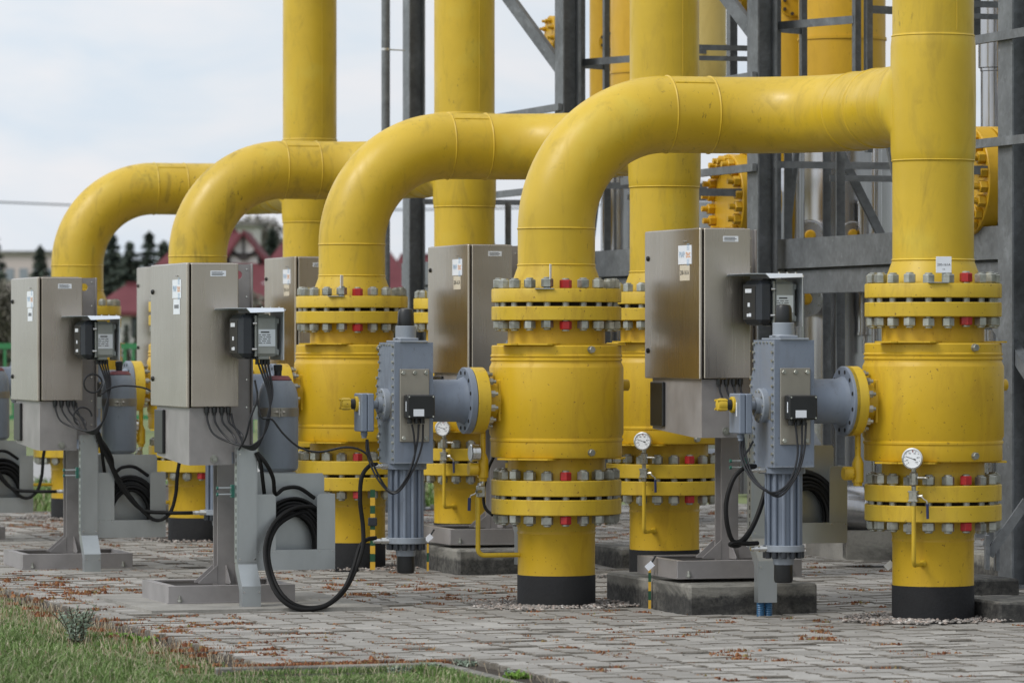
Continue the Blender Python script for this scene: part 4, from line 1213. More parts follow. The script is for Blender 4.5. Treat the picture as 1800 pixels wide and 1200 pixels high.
def build_bottle(fr, label, dz, group):
    t = Thing('gas_bottle', label, 'gas bottle', fr, (-1.367, .55, .69), group, dz)
    c = (-1.367, .55, 0)
    m = MB(); pr = [(.02, .696), (.09, .697), (.105, .712), (.107, .73), (.107, 1.065)]
    for i in range(1, 11):
        q = R(52) * i / 10; pr.append((.107 * math.cos(q), 1.065 + .117 * math.sin(q) / math.sin(R(52))))
    pr.append((.02, 1.188))
    m.lathe(pr, c, (0, 0, 1), 48); t.part('tank', m, 'tank')
    m = MB(); m.lathe([(.060, 1.186), (.073, 1.176), (.073, 1.180), (.055, 1.199), (.02, 1.20)], c, (0, 0, 1), 32); t.part('collar', m, 'maroon')
    m = MB(); m.lathe([(.020, 1.195), (.020, 1.226)], c, (0, 0, 1), 16); m.lathe([(.023, 1.226), (.024, 1.256), (.014, 1.261)], c, (0, 0, 1), 8); t.part('valve_cap', m, 'dark')
    m = MB(); m.lathe([(.1085, .985), (.1095, .986), (.1095, 1.031), (.1085, 1.032)], c, (0, 0, 1), 48, 0, False)
    al = R(-90) - TH + .12; u = Vector((math.cos(al), math.sin(al), 0)); s_ = Vector((-u.y, u.x, 0)); p = Vector(c) + u * .115 + Vector((0, 0, 1.008))
    m.obox(p + u * .003, s_, u, (0, 0, 1), .004, .012, .024)
    m.obox(p + u * .003 + s_ * .012, s_, u, (0, 0, 1), .004, .012, .020)
    m.cyl(p + u * .008 - s_ * .03, p + u * .008 + s_ * .03, .005, 8); m.cyl(p + u * .008 - s_ * .02, p + u * .008 - s_ * .008, .010, 6); m.cyl(p + u * .008 + s_ * .018, p + u * .008 + s_ * .028, .010, 6)
    t.part('strap', m, 'sheetd')
    m = MB(); m.box(-1.513, -1.45, .545, .56, .97, 1.04); m.box(-1.51, -1.29, .47, .63, .684, .694); t.part('bracket', m, 'zinc')
    return t

def cable(fr, name, label, pts, r, mat='wire', dz=0.0, cat='cable', group=None, seg=8):
    m = MB()
    for P in pts: m.tube(catmull(P, 8), r, seg)
    o = linkmesh(name, m, mat)
    w = fw(fr, (0, 0, 0)); o.location = (w.x, w.y, dz); o.rotation_euler = (0, 0, fr[2])
    tag(o, label, cat, group)
    return o
# ================================================================== ASSEMBLE ROWS
SIDE = ['nearest', 'second nearest', 'third', 'farthest']
run = build_pipe_run(0, 'nearest and rightmost yellow pipe arching from its bend across to the tall right riser')
ve = build_valve(EN(0), 'yellow ball valve under the nearest big pipe bend, in the middle of the photo', 8.5, 0)
vt = build_valve(TN(0), 'yellow ball valve under the rightmost riser, with white number sign on top', 26.5, .012)
se = build_stub(EN(0), 'yellow pipe stub with black base under the central valve', 0)
st_ = build_stub(TN(0), 'yellow pipe stub with black base under the rightmost valve', .012)
ac = build_actuator(EN(0), 'grey valve actuator with black cap left of the central yellow valve', 0)
re_ = build_relief(EN(0), 'thin yellow drain pipe with side gauge left of the central valve', True, 0)
rt_ = build_relief(TN(0), 'short yellow relief pipe hanging left of the rightmost valve', False, .012)
gt = build_gauge(TN(0), 'round pressure gauge on thin pipe in front of the rightmost valve', .012)
cabE = build_cabinet(EN(0), 'large stainless cabinet on a post, front left, second from the left edge', (0, 0), 0, 0.0, 1.0, 'white', 'cabinets on the pavement posts')
TSH = (.94, .487)
cabT = build_cabinet(TN(0), 'nearest stainless cabinet on a concrete block, left of the rightmost valve', TSH, .150, -.085, 1.026, 'creamp', 'cabinets on concrete blocks')
trE = build_transmitter(EN(0), 'charcoal and grey instrument under bright hood on the front left cabinet', 0)
hoE = build_holder(EN(0), 'grey sheet hose holder right of the front left cabinet post', 0, 'zinc')
boE = build_bottle(EN(0), 'grey gas bottle with dark red collar right of the front left cabinet', 0, 'grey gas bottles behind the cabinets')
build_kids()
for n in range(1, 4):
    rr_ = dup(run.root, EN(n), (0, 0, 1.66), ['', 'second yellow pipe arch from the right, bending down in the middle', 'third yellow pipe arch with dark scuffs, bending down over the front left cabinet', 'leftmost and farthest yellow pipe arch'][n])
    if n > 1:
        for c_ in [o_ for o_ in rr_.children_recursive if 'bend' in o_.name]:
            c_.material_slots[0].link = 'OBJECT'; c_.material_slots[0].material = M['pipes']
    dup(ve.root, EN(n), (0, 0, .56), ['', 'yellow ball valve under the second pipe bend, left of centre', 'yellow ball valve under the third pipe bend, mostly behind the front left cabinet', 'yellow ball valve under the leftmost, farthest pipe bend'][n])
    dup(se.root, EN(n), (0, 0, 0), ['', 'yellow pipe stub with black base under the second bend, behind the striped strip', 'yellow pipe stub with black base behind the front left hose holder and post', 'yellow pipe stub with black base at far left under the farthest bend'][n])
    dup(vt.root, TN(n), (0, 0, .56), ['', 'yellow ball valve under the second riser, right of the central valve', 'yellow ball valve under the third riser, behind the middle cabinet', 'yellow ball valve under the farthest riser, behind the second bend'][n], .012)
    dup(st_.root, TN(n), (0, 0, 0), ['', 'yellow pipe stub with black base and drain pipe under the second riser', 'yellow pipe stub with black base right of the central actuator, farther back', 'yellow pipe stub with black base under the farthest riser'][n])
for n in range(1, 4):
    dup(ac.root, EN(n), (-.82, 0, .177), ['', 'grey valve actuator partly hidden behind the front left cabinet', 'grey valve actuator behind the leftmost cabinet', 'grey valve actuator of the farthest valve at the left edge'][n])
    dup(re_.root, EN(n), (-.43, 0, .27), ['', 'thin yellow drain pipe left of the second bend valve, behind the gas bottle', 'thin yellow drain pipe between the two left cabinets', 'thin yellow drain pipe of the farthest left valve'][n])
dup(ac.root, TN(0), (-.795, 0, .177), 'grey valve actuator with black cap left of the rightmost valve', .012)
dup(ac.root, TN(1), (-.82, 0, .177), 'grey valve actuator of the second riser, hidden behind the central valve', .012)
dup(rt_.root, TN(1), (-.43, 0, .27), 'short yellow relief pipe left of the second riser valve', .012)
dup(gt.root, TN(1), (-.232, -.316, .26), 'round pressure gauge in front of the second riser valve, left of the block cabinet', .012)
dup(gt.root, TN(2), (-.232, -.316, .26), 'round pressure gauge just right of the central actuator box, farther back', .012)
for n in (1, 2):
    dup(cabE.root, EC(n), (-1.66, .58, .02), ['', 'leftmost visible stainless cabinet on a pavement post', 'stainless cabinet post and base just cut by the left edge'][n], -.018)
    dup(trE.root, EC(n), (-1.63, 0, 1.30), ['', 'charcoal and grey instrument under hood on the leftmost cabinet', 'instrument under hood beyond the left edge of the photo'][n], -.018)
    dup(hoE.root, EC(n), (-1.39, .14, .20), ['', 'grey sheet hose holder between the two left cabinets', 'grey sheet hose holder cut by the left edge'][n])
    dup(boE.root, EC(n), (-1.367, .55, .69), ['', 'grey gas bottle with dark red collar between the two left cabinets', 'grey gas bottle cut by the left edge'][n])
for n in (1, 2, 3):
    sh = shifted(TN(n), TSH)
    dup(cabT.root, sh, (-1.66, .58, .02), ['', 'middle stainless cabinet on a concrete block, left of the central valve top', 'stainless cabinet behind the second bend valve, left of it', 'farthest stainless cabinet, a sliver behind the front left cabinet'][n], .150)
shT = shifted(TN(0), TSH)
trT = dup(trE.root, shT, (-1.63, 0, 1.30), 'charcoal and grey instrument under hood on the nearest block cabinet', .170)
hoT = build_holder(shT, 'dull khaki-grey hose holder between right actuator and rightmost valve', .155, 'zinc')

# coils, hoses, cables
for n, lb in ((0, 'black hose coil in the holder right of the front left cabinet'), (1, 'black hose coil in the holder between the two left cabinets'), (2, 'black hose coil in the holder cut by the left edge')):
    coil(EC(n), lb, 0)
coil(shT, 'black hose coil in the shaded holder left of the rightmost valve', .155)

def P0(x, y, b): return pf(E0, x, y, b)
hose1 = [P0(663, 816, -.02), P0(650, 818, -.03), P0(636, 838, -.05), P0(633, 880, -.06), P0(638, 925, -.07), P0(637, 965, -.10), P0(620, 1012, -.14), P0(598, 1046, -.18), P0(565, 1067, -.22), P0(525, 1070, -.24), P0(492, 1050, -.20), P0(472, 1010, -.12), P0(466, 962, -.04), P0(480, 922, .02), P0(510, 896, .07), P0(545, 890, .11), P0(570, 905, .13)]
hose2 = [P0(661, 945, -.02), P0(645, 948, -.04), P0(632, 962, -.08), P0(620, 1000, -.13), P0(604, 1035, -.17), P0(572, 1063, -.21), P0(530, 1066, -.22), P0(498, 1047, -.19), P0(478, 1008, -.10), P0(472, 965, -.03), P0(487, 925, .03), P0(520, 903, .09), P0(550, 900, .13)]
hose3 = [P0(450, 795, .05), P0(458, 815, .04), P0(462, 845, .07), P0(466, 880, .12)]
hose4 = [P0(452, 795, .04), P0(468, 815, .03), P0(480, 840, .05), P0(484, 868, .10), P0(500, 858, .12), P0(525, 857, .13), P0(553, 875, .14)]
for n, lbs in ((0, ('pair of thick black hoses looping to the ground left of the central actuator', 'thick black hoses dropping into the front left holder')), (1, ('pair of thick black hoses looping between the two left cabinets', 'thick black hoses dropping into the holder between the left cabinets')), (2, ('pair of thick black hoses looping at the left edge', 'thick black hoses dropping into the holder at the left edge'))):
    if n == 0: cable(EN(0), 'hydraulic_hose', lbs[0], [hose1, hose2], .0115, 'rubber', cat='hose', group='thick black hoses')
    cable(EC(n), 'hydraulic_hose', lbs[1], [hose3, hose4], .0105, 'rubber', cat='hose', group='thick black hoses')
# rows further back: hose runs almost straight to the fitting, then loops up
h5 = [Vector((-1.0, -.02, .348)), Vector((-1.06, -.03, .348)), Vector((-1.16, 0, .35)), Vector((-1.30, .04, .37)), Vector((-1.42, .05, .50)), Vector((-1.50, .04, .66)), Vector((-1.56, .03, .78)), Vector((-1.58, .03, .84))]
h6 = [Vector((-1.0, -.02, .735)), Vector((-1.06, -.03, .72)), Vector((-1.09, -.02, .60)), Vector((-1.10, 0, .45)), Vector((-1.14, 0, .34)), Vector((-1.22, .03, .305)), Vector((-1.33, .04, .40)), Vector((-1.44, .05, .56)), Vector((-1.52, .04, .72)), Vector((-1.57, .03, .84))]
for n, lb in ((1, 'pair of thick black hoses running between the two left cabinets to the hidden actuator'), (2, 'pair of thick black hoses running right from the left edge holder')):
    cable(EN(n), 'hydraulic_hose', lb, [h5, h6], .0115, 'rubber', cat='hose', group='thick black hoses')
# electrical looms
def loop(cx, cz, r, b, n=20, a0=0.0, turn=2 * PI): return [Vector((cx + r * math.cos(a0 + turn * k / n), b, cz + r * math.sin(a0 + turn * k / n))) for k in range(n + 1)]
loom = []
for i, gx in enumerate((-1.84, -1.80, -1.76, -1.725)):
    loom.append([Vector((gx, .165, 1.01)), Vector((gx + .004, .15, .96)), Vector((gx + .03 + .01 * i, .12, .90)), Vector((-1.735 + .02 * i, .06, .86 - .004 * i)), Vector((-1.66 + .008 * i, -.04, .845 - .006 * i)), Vector((-1.60, -.08, .90)), Vector((-1.568 - .004 * i, -.09, 1.0)), Vector((-1.575 + .008 * i, -.08, 1.12)), Vector((-1.62 + .017 * i, -.05, 1.27))])
loom.append([Vector((-1.71, .165, 1.01)), Vector((-1.70, .15, .95)), Vector((-1.675, .12, .89)), Vector((-1.655, .10, .83))])
for n, lb in ((0, 'bundle of thin black cables looping under the front left instrument'), (1, 'bundle of thin black cables looping under the leftmost cabinet instrument')):
    L2 = [list(p) for p in loom]
    if n == 1:
        L2.append(loop(-1.66, 1.13, .055, -.09)); L2.append([Vector(v) for v in loop(-1.70, .93, .055, .02, 20, 0, 4.2)])
    else: L2.append([P0(448, 668, -.08), P0(452, 700, -.09), P0(440, 735, -.09), P0(432, 768, -.06), P0(420, 790, .02)])
    cable(EC(n), 'cable', lb, L2, .0055, 'wire', group='thin black cables')
cable(E0, 'cable', 'single black cable swinging from the instrument to the central actuator', [[P0(452, 700, -.09), P0(460, 733, -.10), P0(478, 737, -.10), P0(498, 762, -.10), P0(525, 785, -.10), P0(560, 794, -.10), P0(605, 786, -.1), P0(632, 790, -.1), P0(650, 805, -.1), P0(668, 840, -.11), P0(684, 862, -.12), P0(700, 860, -.16), P0(720, 828, -.2), P0(733, 780, -.2), P0(736, 745, -.195)]], .0055, 'wire', group='thin black cables')
cable(E0, 'cable', 'two black cables hanging from the central actuator boxes in a low loop', [
    [P0(644, 772, 0), P0(645, 795, -.02), P0(655, 825, -.06), P0(670, 850, -.1), P0(690, 867, -.13), P0(710, 850, -.18), P0(728, 805, -.2), P0(728, 770, -.2), P0(724, 745, -.195)],
    [P0(646, 772, 0), P0(650, 800, -.02), P0(664, 832, -.06), P0(682, 860, -.12), P0(700, 864, -.16), P0(724, 830, -.2), P0(741, 785, -.2), P0(744, 745, -.195)]], .0055, 'wire', group='thin black cables')
cable(EN(1), 'cable', 'single black cable arching from the left gas bottle towards the front left cabinet', [[Vector((-1.58, -.09, 1.06)), Vector((-1.52, -.09, 1.10)), Vector((-1.42, -.08, 1.115)), Vector((-1.28, -.08, 1.09)), Vector((-1.16, -.08, .99)), Vector((-1.06, -.08, .93)), Vector((-1.02, -.02, .90))]], .0055, 'wire', group='thin black cables')
T0 = TN(0)
def Q0(x, y, b): return pf(T0, x, y, b)
cable(T0, 'cable', 'black cables drooping in front of the right actuator cylinder', [
    [Q0(1303, 768, 0), Q0(1301, 795, -.03), Q0(1312, 828, -.1), Q0(1335, 855, -.2), Q0(1362, 865, -.23), Q0(1388, 845, -.23), Q0(1402, 800, -.22), Q0(1398, 742, -.195)],
    [Q0(1305, 768, 0), Q0(1306, 800, -.03), Q0(1320, 834, -.1), Q0(1345, 860, -.2), Q0(1368, 868, -.23), Q0(1395, 840, -.23), Q0(1408, 800, -.22), Q0(1410, 742, -.195)],
    [Q0(1307, 768, 0), Q0(1311, 800, -.03), Q0(1326, 840, -.1), Q0(1352, 866, -.2), Q0(1374, 870, -.23), Q0(1400, 836, -.23), Q0(1413, 795, -.22), Q0(1417, 742, -.195)]], .0055, 'wire', .0, group='thin black cables')
cable(T0, 'hydraulic_hose', 'thick black hose loop left of the right actuator cylinder', [
    [Q0(1328, 819, -.02), Q0(1310, 821, -.06), Q0(1290, 840, -.08), Q0(1277, 880, -.08), Q0(1278, 920, -.08), Q0(1288, 950, -.07), Q0(1305, 948, -.05), Q0(1325, 920, 0), Q0(1340, 880, .05), Q0(1350, 840, .1), Q0(1356, 800, .15)],
    [Q0(1332, 954, -.02), Q0(1312, 955, -.05), Q0(1290, 953, -.07), Q0(1284, 957, -.06), Q0(1300, 957, -.04), Q0(1318, 935, 0), Q0(1336, 895, .05), Q0(1348, 850, .1)]], .0115, 'rubber', .0, cat='hose', group='thick black hoses')
cable(shT, 'cable', 'thin black cables hanging under the nearest block cabinet', [list(p)[:5] for p in loom[:4]], .0055, 'wire', .155, group='thin black cables')
cable(T0, 'cable', 'short black cable under the switch box of the right actuator', [[Q0(1324, 775, -.02), Q0(1316, 790, -.02), Q0(1308, 800, -.03), Q0(1306, 812, -.03)]], .0055, 'wire', group='thin black cables')
cable(E0, 'cable', 'black hose end curving behind the central drain pipe', [[P0(868, 802, .35), P0(856, 830, .35), P0(850, 870, .33), P0(853, 892, .30), P0(866, 905, .25)]], .0085, 'rubber', group='thin black cables')
# blue conduits under the tray on the block
for i, lb in ((0, 'left blue corrugated conduit at the foot of the right cable tray'), (1, 'right blue corrugated conduit at the foot of the right cable tray')):
    m = MB(); pr = []
    for k in range(28): pr.append((.018 + (.003 if k % 2 else 0), -.03 + k * .0052))
    m.lathe(pr, (-1.677 + .042 * i, .0, 0), (0, 0, 1), 20)
    o = linkmesh('conduit', m, 'hose_blue'); o.location = (shT[0], shT[1], 0); o.rotation_euler = (0, 0, shT[2]); tag(o, lb, 'conduit', 'blue conduits')

# sign tags on the valves
def sign(fr, al, label, face, dz, text=None):
    c = Vector((.318 * math.cos(al), .318 * math.sin(al), 0)); u = Vector((math.cos(al), math.sin(al), 0)); s_ = Vector((-u.y, u.x, 0))
    t = Thing('number_sign', label, 'sign', fr, (c.x, c.y, 1.66), None, dz)
    if face: X, Nn = s_, u
    else: X, Nn = u, s_
    m = MB(); z = 1.745
    m.obox(c + Vector((0, 0, z)), X, Nn, (0, 0, 1), .0385, .0022, .040, bev=.001); pl = t.part('plate', m, 'white')
    m = MB(); m.obox(c - Nn * .006 + Vector((0, 0, 1.685)), X, Nn, (0, 0, 1), .008, .002, .03); m.obox(c + u * .004 - s_ * .03 + Vector((0, 0, 1.658)), u, s_, (0, 0, 1), .03, .05, .002); t.part('bracket', m, 'zinc')
    if text:
        m = MB(); text_into(m, text, .0165, c + Nn * .0034 + Vector((0, 0, z)), X, (0, 0, 1)); text_into(m, 'AG', .009, c + Nn * .0034 + Vector((0, 0, z - .022)), X, (0, 0, 1)); t.part('lettering', m, 'ink', pl)
    return t
sign(TN(0), R(-90 + 4) - TH, 'white sign reading 200-161A on top of the rightmost valve', True, .012, '200-161A')
sign(EN(0), R(-90 - 6) - TH, 'small plate seen edge-on above the central valve flange', False, -.005)
sign(EN(1), R(-90 - 9) - TH, 'small plate seen edge-on above the second bend valve flange', False, -.005)

# striped earthing strips
def strip(x, y0, y1, Z, w, label, clamp=True):
    p0 = px(x, y0, Z); z0, z1 = px(x, y1, Z).z, p0.z
    t = Thing('earthing_strip', label, 'earthing strip', WORLD, (p0.x, Z, z0), 'yellow and green striped strips')
    m = MB(); n_ = max(3, int((z1 - z0) / .047)); h = (z1 - z0) / n_
    for k in range(n_): m.box(p0.x - w / 2, p0.x + w / 2, Z - .003, Z + .003, z0 + h * k, z0 + h * (k + 1) - .0002, k % 2)
    t.part('striped_bar', m, ['stripe_y', 'green'])
    if clamp:
        m = MB(); zc = z0 + (z1 - z0) * .60; m.box(p0.x - w * .9, p0.x + w * .9, Z - .012, Z + .012, zc - .025, zc + .025, bev=.004); t.part('clamp', m, 'dark')
    return t
strip(655, 860, 1001, 26.6, .030, 'tall green and yellow striped strip in front of the second bend stub')
strip(752, 955, 1003, 26.6, .012, 'short striped strip beside the middle concrete block', False)
strip(1142, 990, 1070, 22.95, .014, 'striped strip on the corner of the nearest concrete block', False)
for (x, y, Z, lb) in ((1142, 994, 22.9, 'small white tag tied at the corner of the nearest base frame'), (1563, 993, 22.2, 'small white tag hanging on the left of the rightmost stub'), (754, 945, 26.5, 'small white tag beside the middle base frame')):
    m = MB(); p = px(x, y, Z); m.obox(p, (1, 0, .9), (0, 1, 0), (-.9, 0, 1), .022, .0015, .016); m.cyl(p + Vector((0, .004, 0)), p + Vector((.03, .02, .05)), .006, 8, 1)
    o = linkmesh('tag', m, ['white', 'black']); tag(o, lb, 'tag', 'small white tags')

# concrete blocks and slabs
for n in range(4):
    m = MB(); m.box(-1.077, -.387, .60, 1.95, -.02, .150, bev=.012)
    o = linkmesh('concrete_block', m, 'block', ang=20); fr = TN(n); o.location = (fr[0], fr[1], 0); o.rotation_euler = (0, 0, TH)
    tag(o, ['weathered concrete block under the nearest block cabinet', 'weathered concrete block under the middle cabinet', 'weathered concrete block under the third riser cabinet', 'weathered concrete block under the farthest cabinet'][n], 'concrete block', 'concrete blocks under the cabinets')
for n in range(3):
    m = MB(); m.prism([(-2.21, -.20), (-1.0, -.20), (-1.0, 1.3), (-2.21, 1.3)], (0, 0, -.02), (1, 0, 0), (0, 1, 0), .040 if n == 0 else .0215)
    o = linkmesh('concrete_slab', m, 'concl', ang=20); fr = EN(n); o.location = (fr[0], fr[1], 0); o.rotation_euler = (0, 0, TH)
    tag(o, ['thin concrete slab under the front left cabinet base', 'thin concrete slab under the leftmost cabinet base', 'thin concrete slab at the left edge, third row'][n], 'concrete slab', 'thin slabs under the cabinet bases')

# ================================================================== STEEL STRUCTURE
CX0, CY0 = 2.828, 24.89
def CN(n): return (CX0 - SX * n, CY0 + SY * n, TH)
for n in range(-1, 4):
    fr = CN(n)
    t = Thing('steel_column', ['nearest right steel column at the right edge', 'tall steel column between the second riser and the rightmost riser', 'tall steel column right of the centre, behind the second pipe arch', 'farthest steel column beside the round pole', 'steel column beyond the right edge'][n], 'column', fr, (0, 0, 0), 'galvanised steel columns')
    m = MB(); m.hbeam((0, 0, .02), (0, 0, 6.5), .20, .135, .011, up=(1, 0, 0)); t.part('shaft', m, 'galv')
    m = MB(); m.box(-.16, .16, -.16, .16, .0, .02); t.part('base_plate', m, 'galv')
    m = MB()
    for a in (-.12, .12):
        for b in (-.12, .12): m.cyl((a, b, .02), (a, b, .05), .016, 6)
    t.pieces('anchor_nut', m, 'nut', n=1)
# long girders along the row line
Cb = CN(0)
def member(name, label, p, q, w, h, cat='beam', group=None, mat='galv', kind='box', fr=Cb, up=(0, 0, 1)):
    m = MB()
    if kind == 'h': m.hbeam(p, q, w, h, .011, up=up)
    elif kind == 'round': m.tube([p, q], w / 2, 16)
    elif kind == 'angle':
        P, Q = Vector(p), Vector(q); m.bar(P, Q, .005, h, up=up)
        a_ = (Q - P).normalized(); y = Vector(up).cross(a_).normalized(); z = a_.cross(y)
        m.bar(P + z * (h / 2 - .0025) + y * (w / 2 + .003), Q + z * (h / 2 - .0025) + y * (w / 2 + .003), w, .005, up=up)
    else: m.bar(p, q, w, h, up=up)
    o = linkmesh(name, m, mat); o.location = (fr[0], fr[1], 0); o.rotation_euler = (0, 0, fr[2])
    tag(o, label, cat, group); return o
member('steel_girder', 'deep upper steel girder running back along the columns at mid height', (.13, -5.5, 1.945), (.13, 13.2, 1.945), .10, .19)
member('steel_girder', 'lower steel girder directly under the deep girder', (.16, -5.5, 1.76), (.16, 13.2, 1.76), .10, .145)
member('steel_girder', 'thin recessed strip between the two long girders', (.19, -5.5, 1.84), (.19, 13.2, 1.84), .06, .03)
for n in range(0, 3):
    fr = CN(n); nm = ['by the right edge', 'right of the second riser', 'right of the third riser'][n]
    member('hand_rail', 'lower light handrail running back from the steel column ' + nm, (-.09, -.1, 2.50), (-.09, 1.0 if n == 0 else 2.6, 2.50), .03, .05, 'rail', 'handrails of the steel columns', fr=fr)
    member('hand_rail', 'upper light handrail running back from the steel column ' + nm, (-.09, -.1, 3.09), (-.09, 1.6, 3.09), .03, .05, 'rail', 'handrails of the steel columns', fr=fr)
    if n == 0:
        member('hand_rail', 'lower light handrail crossing in front of the nearest steel column', (-.09, -1.2, 2.50), (-.09, -.1, 2.50), .03, .05, 'rail', fr=fr)
        member('hand_rail', 'upper light handrail crossing in front of the nearest steel column', (-.09, -1.2, 3.09), (-.09, -.1, 3.09), .03, .05, 'rail', fr=fr)
    if n == 2: continue
    member('rear_rail', 'level dark rail left of the steel column ' + nm, (-.36, .55, 2.36), (.22, .55, 2.36), .03, .05, 'rail', 'level rails left of the columns', fr=fr)
    member('rear_rail', 'upper level dark rail left of the steel column ' + nm, (-.36, .55, 3.31), (.22, .55, 3.31), .03, .035, 'rail', 'level rails left of the columns', fr=fr)
    member('rear_rail', 'second upper dark rail left of the steel column ' + nm, (-.36, .55, 3.24), (.22, .55, 3.24), .03, .03, 'rail', 'level rails left of the columns', fr=fr)
    member('rear_upright', 'rear upright left of the steel column ' + nm, (.02, .7, 3.1), (.02, .7, 6), .07, .07, 'upright', 'rear uprights', kind='angle', fr=fr, up=(0, 1, 0))
for n in range(0, 4):
    fr = CN(n); nm = ['at the right edge', 'beside the rightmost riser', 'beside the second riser', 'beside the third riser'][n]
    member('cage_rail', 'long horizontal rail of the cage ' + nm, (.05, -.08, 2.52), (1.05, -.08, 2.52), .012, .045, 'rail', 'rails of the steel cages', fr=fr)
    member('brace', 'low diagonal brace at the foot of the column ' + nm, (-.02, -1.6, .35), (-.02, .4, 1.6), .06, .07, 'brace', 'diagonal steel braces', fr=fr)
    if n == 3: continue
    for (a, b, zb, zt, w, lb) in ((.13, .10, 1.85, 6, .04, 'slim upright next to the steel column '), (.36, .25, 2.62, 6, .05, 'slim ladder upright in the middle of the cage '), (.42, -.55, 2.62, 6, .055, 'front ladder upright of the cage '), (.50, -.55, 2.62, 6, .055, 'front right ladder upright of the cage '), (.80, .2, 2.62, 6, .05, 'right rear upright of the cage ')):
        member('cage_upright', lb + nm, (a, b, zb), (a, b, zt), w, w, 'upright', 'uprights of the steel cages', kind='angle', fr=fr, up=(0, 1, 0))
    for z in (3.43, 4.5):
        hi = {3.43: 'middle', 4.5: 'top'}[z]
        member('cage_rail', 'side rail of the cage %s, %s' % (nm, hi), (.15, .10, z), (.42, -.55, z), .012, .05, 'rail', 'rails of the steel cages', fr=fr)
        member('cage_rail', 'cross rail of the cage %s, %s' % (nm, hi), (.15, .12, z - .02), (.37, .25, z - .02), .012, .045, 'rail', 'rails of the steel cages', fr=fr)
        member('cage_rail', 'right-hand cross rail of the cage %s, %s' % (nm, hi), (.50, -.53, z + .07), (.98, -.40, z + .07), .012, .05, 'rail', 'rails of the steel cages', fr=fr)
    member('cage_rail', 'deck-level rail of the cage ' + nm, (.02, -.10, 3.03), (1.05, -.10, 3.03), .012, .05, 'rail', 'rails of the steel cages', fr=fr)
    member('cage_rail', 'shorter horizontal rail of the cage ' + nm, (.42, -.12, 2.435), (1.05, -.12, 2.435), .012, .04, 'rail', 'rails of the steel cages', fr=fr)
    member('brace', 'thick diagonal brace high behind the column ' + nm, (.0, .12, 3.36), (-.62, .75, 4.45), .07, .08, 'brace', 'diagonal steel braces', fr=fr)
    member('brace', 'thin round diagonal brace behind the column ' + nm, (.24, .2, 2.04), (.31, .2, 2.62), .045, .045, 'brace', 'diagonal steel braces', kind='round', fr=fr)
    member('brace', 'diagonal flat brace right of the column ' + nm, (.84, .0, 2.04), (.52, .0, 2.64), .03, .055, 'brace', 'diagonal steel braces', fr=fr)
    member('brace', 'thin leaning brace left behind the column ' + nm, (-.30, .9, 2.04), (-.42, .9, 2.62), .03, .05, 'brace', 'diagonal steel braces', fr=fr)
# more uprights under the deck
for (x, Z, w, lb) in ((1379, 28.9, 13, 'upright below the deck right of the middle column'), (1447, 29.0, 13, 'upright in front of the silver vessel, left'), (1470, 28.6, 15, 'upright in front of the silver vessel, right'), (1062, 33.0, 11, 'thin upright left of the second riser'), (888, 34, 10, 'thin leaning upright right of the third riser')):
    p = px(x, 600, Z); ww = w * Z / F
    member('upright', lb, (p.x, Z, .1), (p.x, Z, 2.62 if x > 900 else 2.45), ww, ww, 'upright', fr=WORLD, kind='angle', up=(0, 1, 0))
member('round_pole', 'slim round grey pole left of the farthest steel column', (px(678, 0, 36).x, 36, 0), (px(678, 0, 36).x, 36, 6), .07, .07, 'pole', kind='round', fr=WORLD)
m = MB(); p = px(678, 87, 36); q = px(712, 89, 36); m.cyl(p, q, .006, 8); m.lathe([(.037, -.01), (.037, .01)], p, (0, 0, 1), 16); o = linkmesh('pole_clamp', m, 'chrome'); tag(o, 'thin bright clamp tying the round pole to the column', 'clamp')

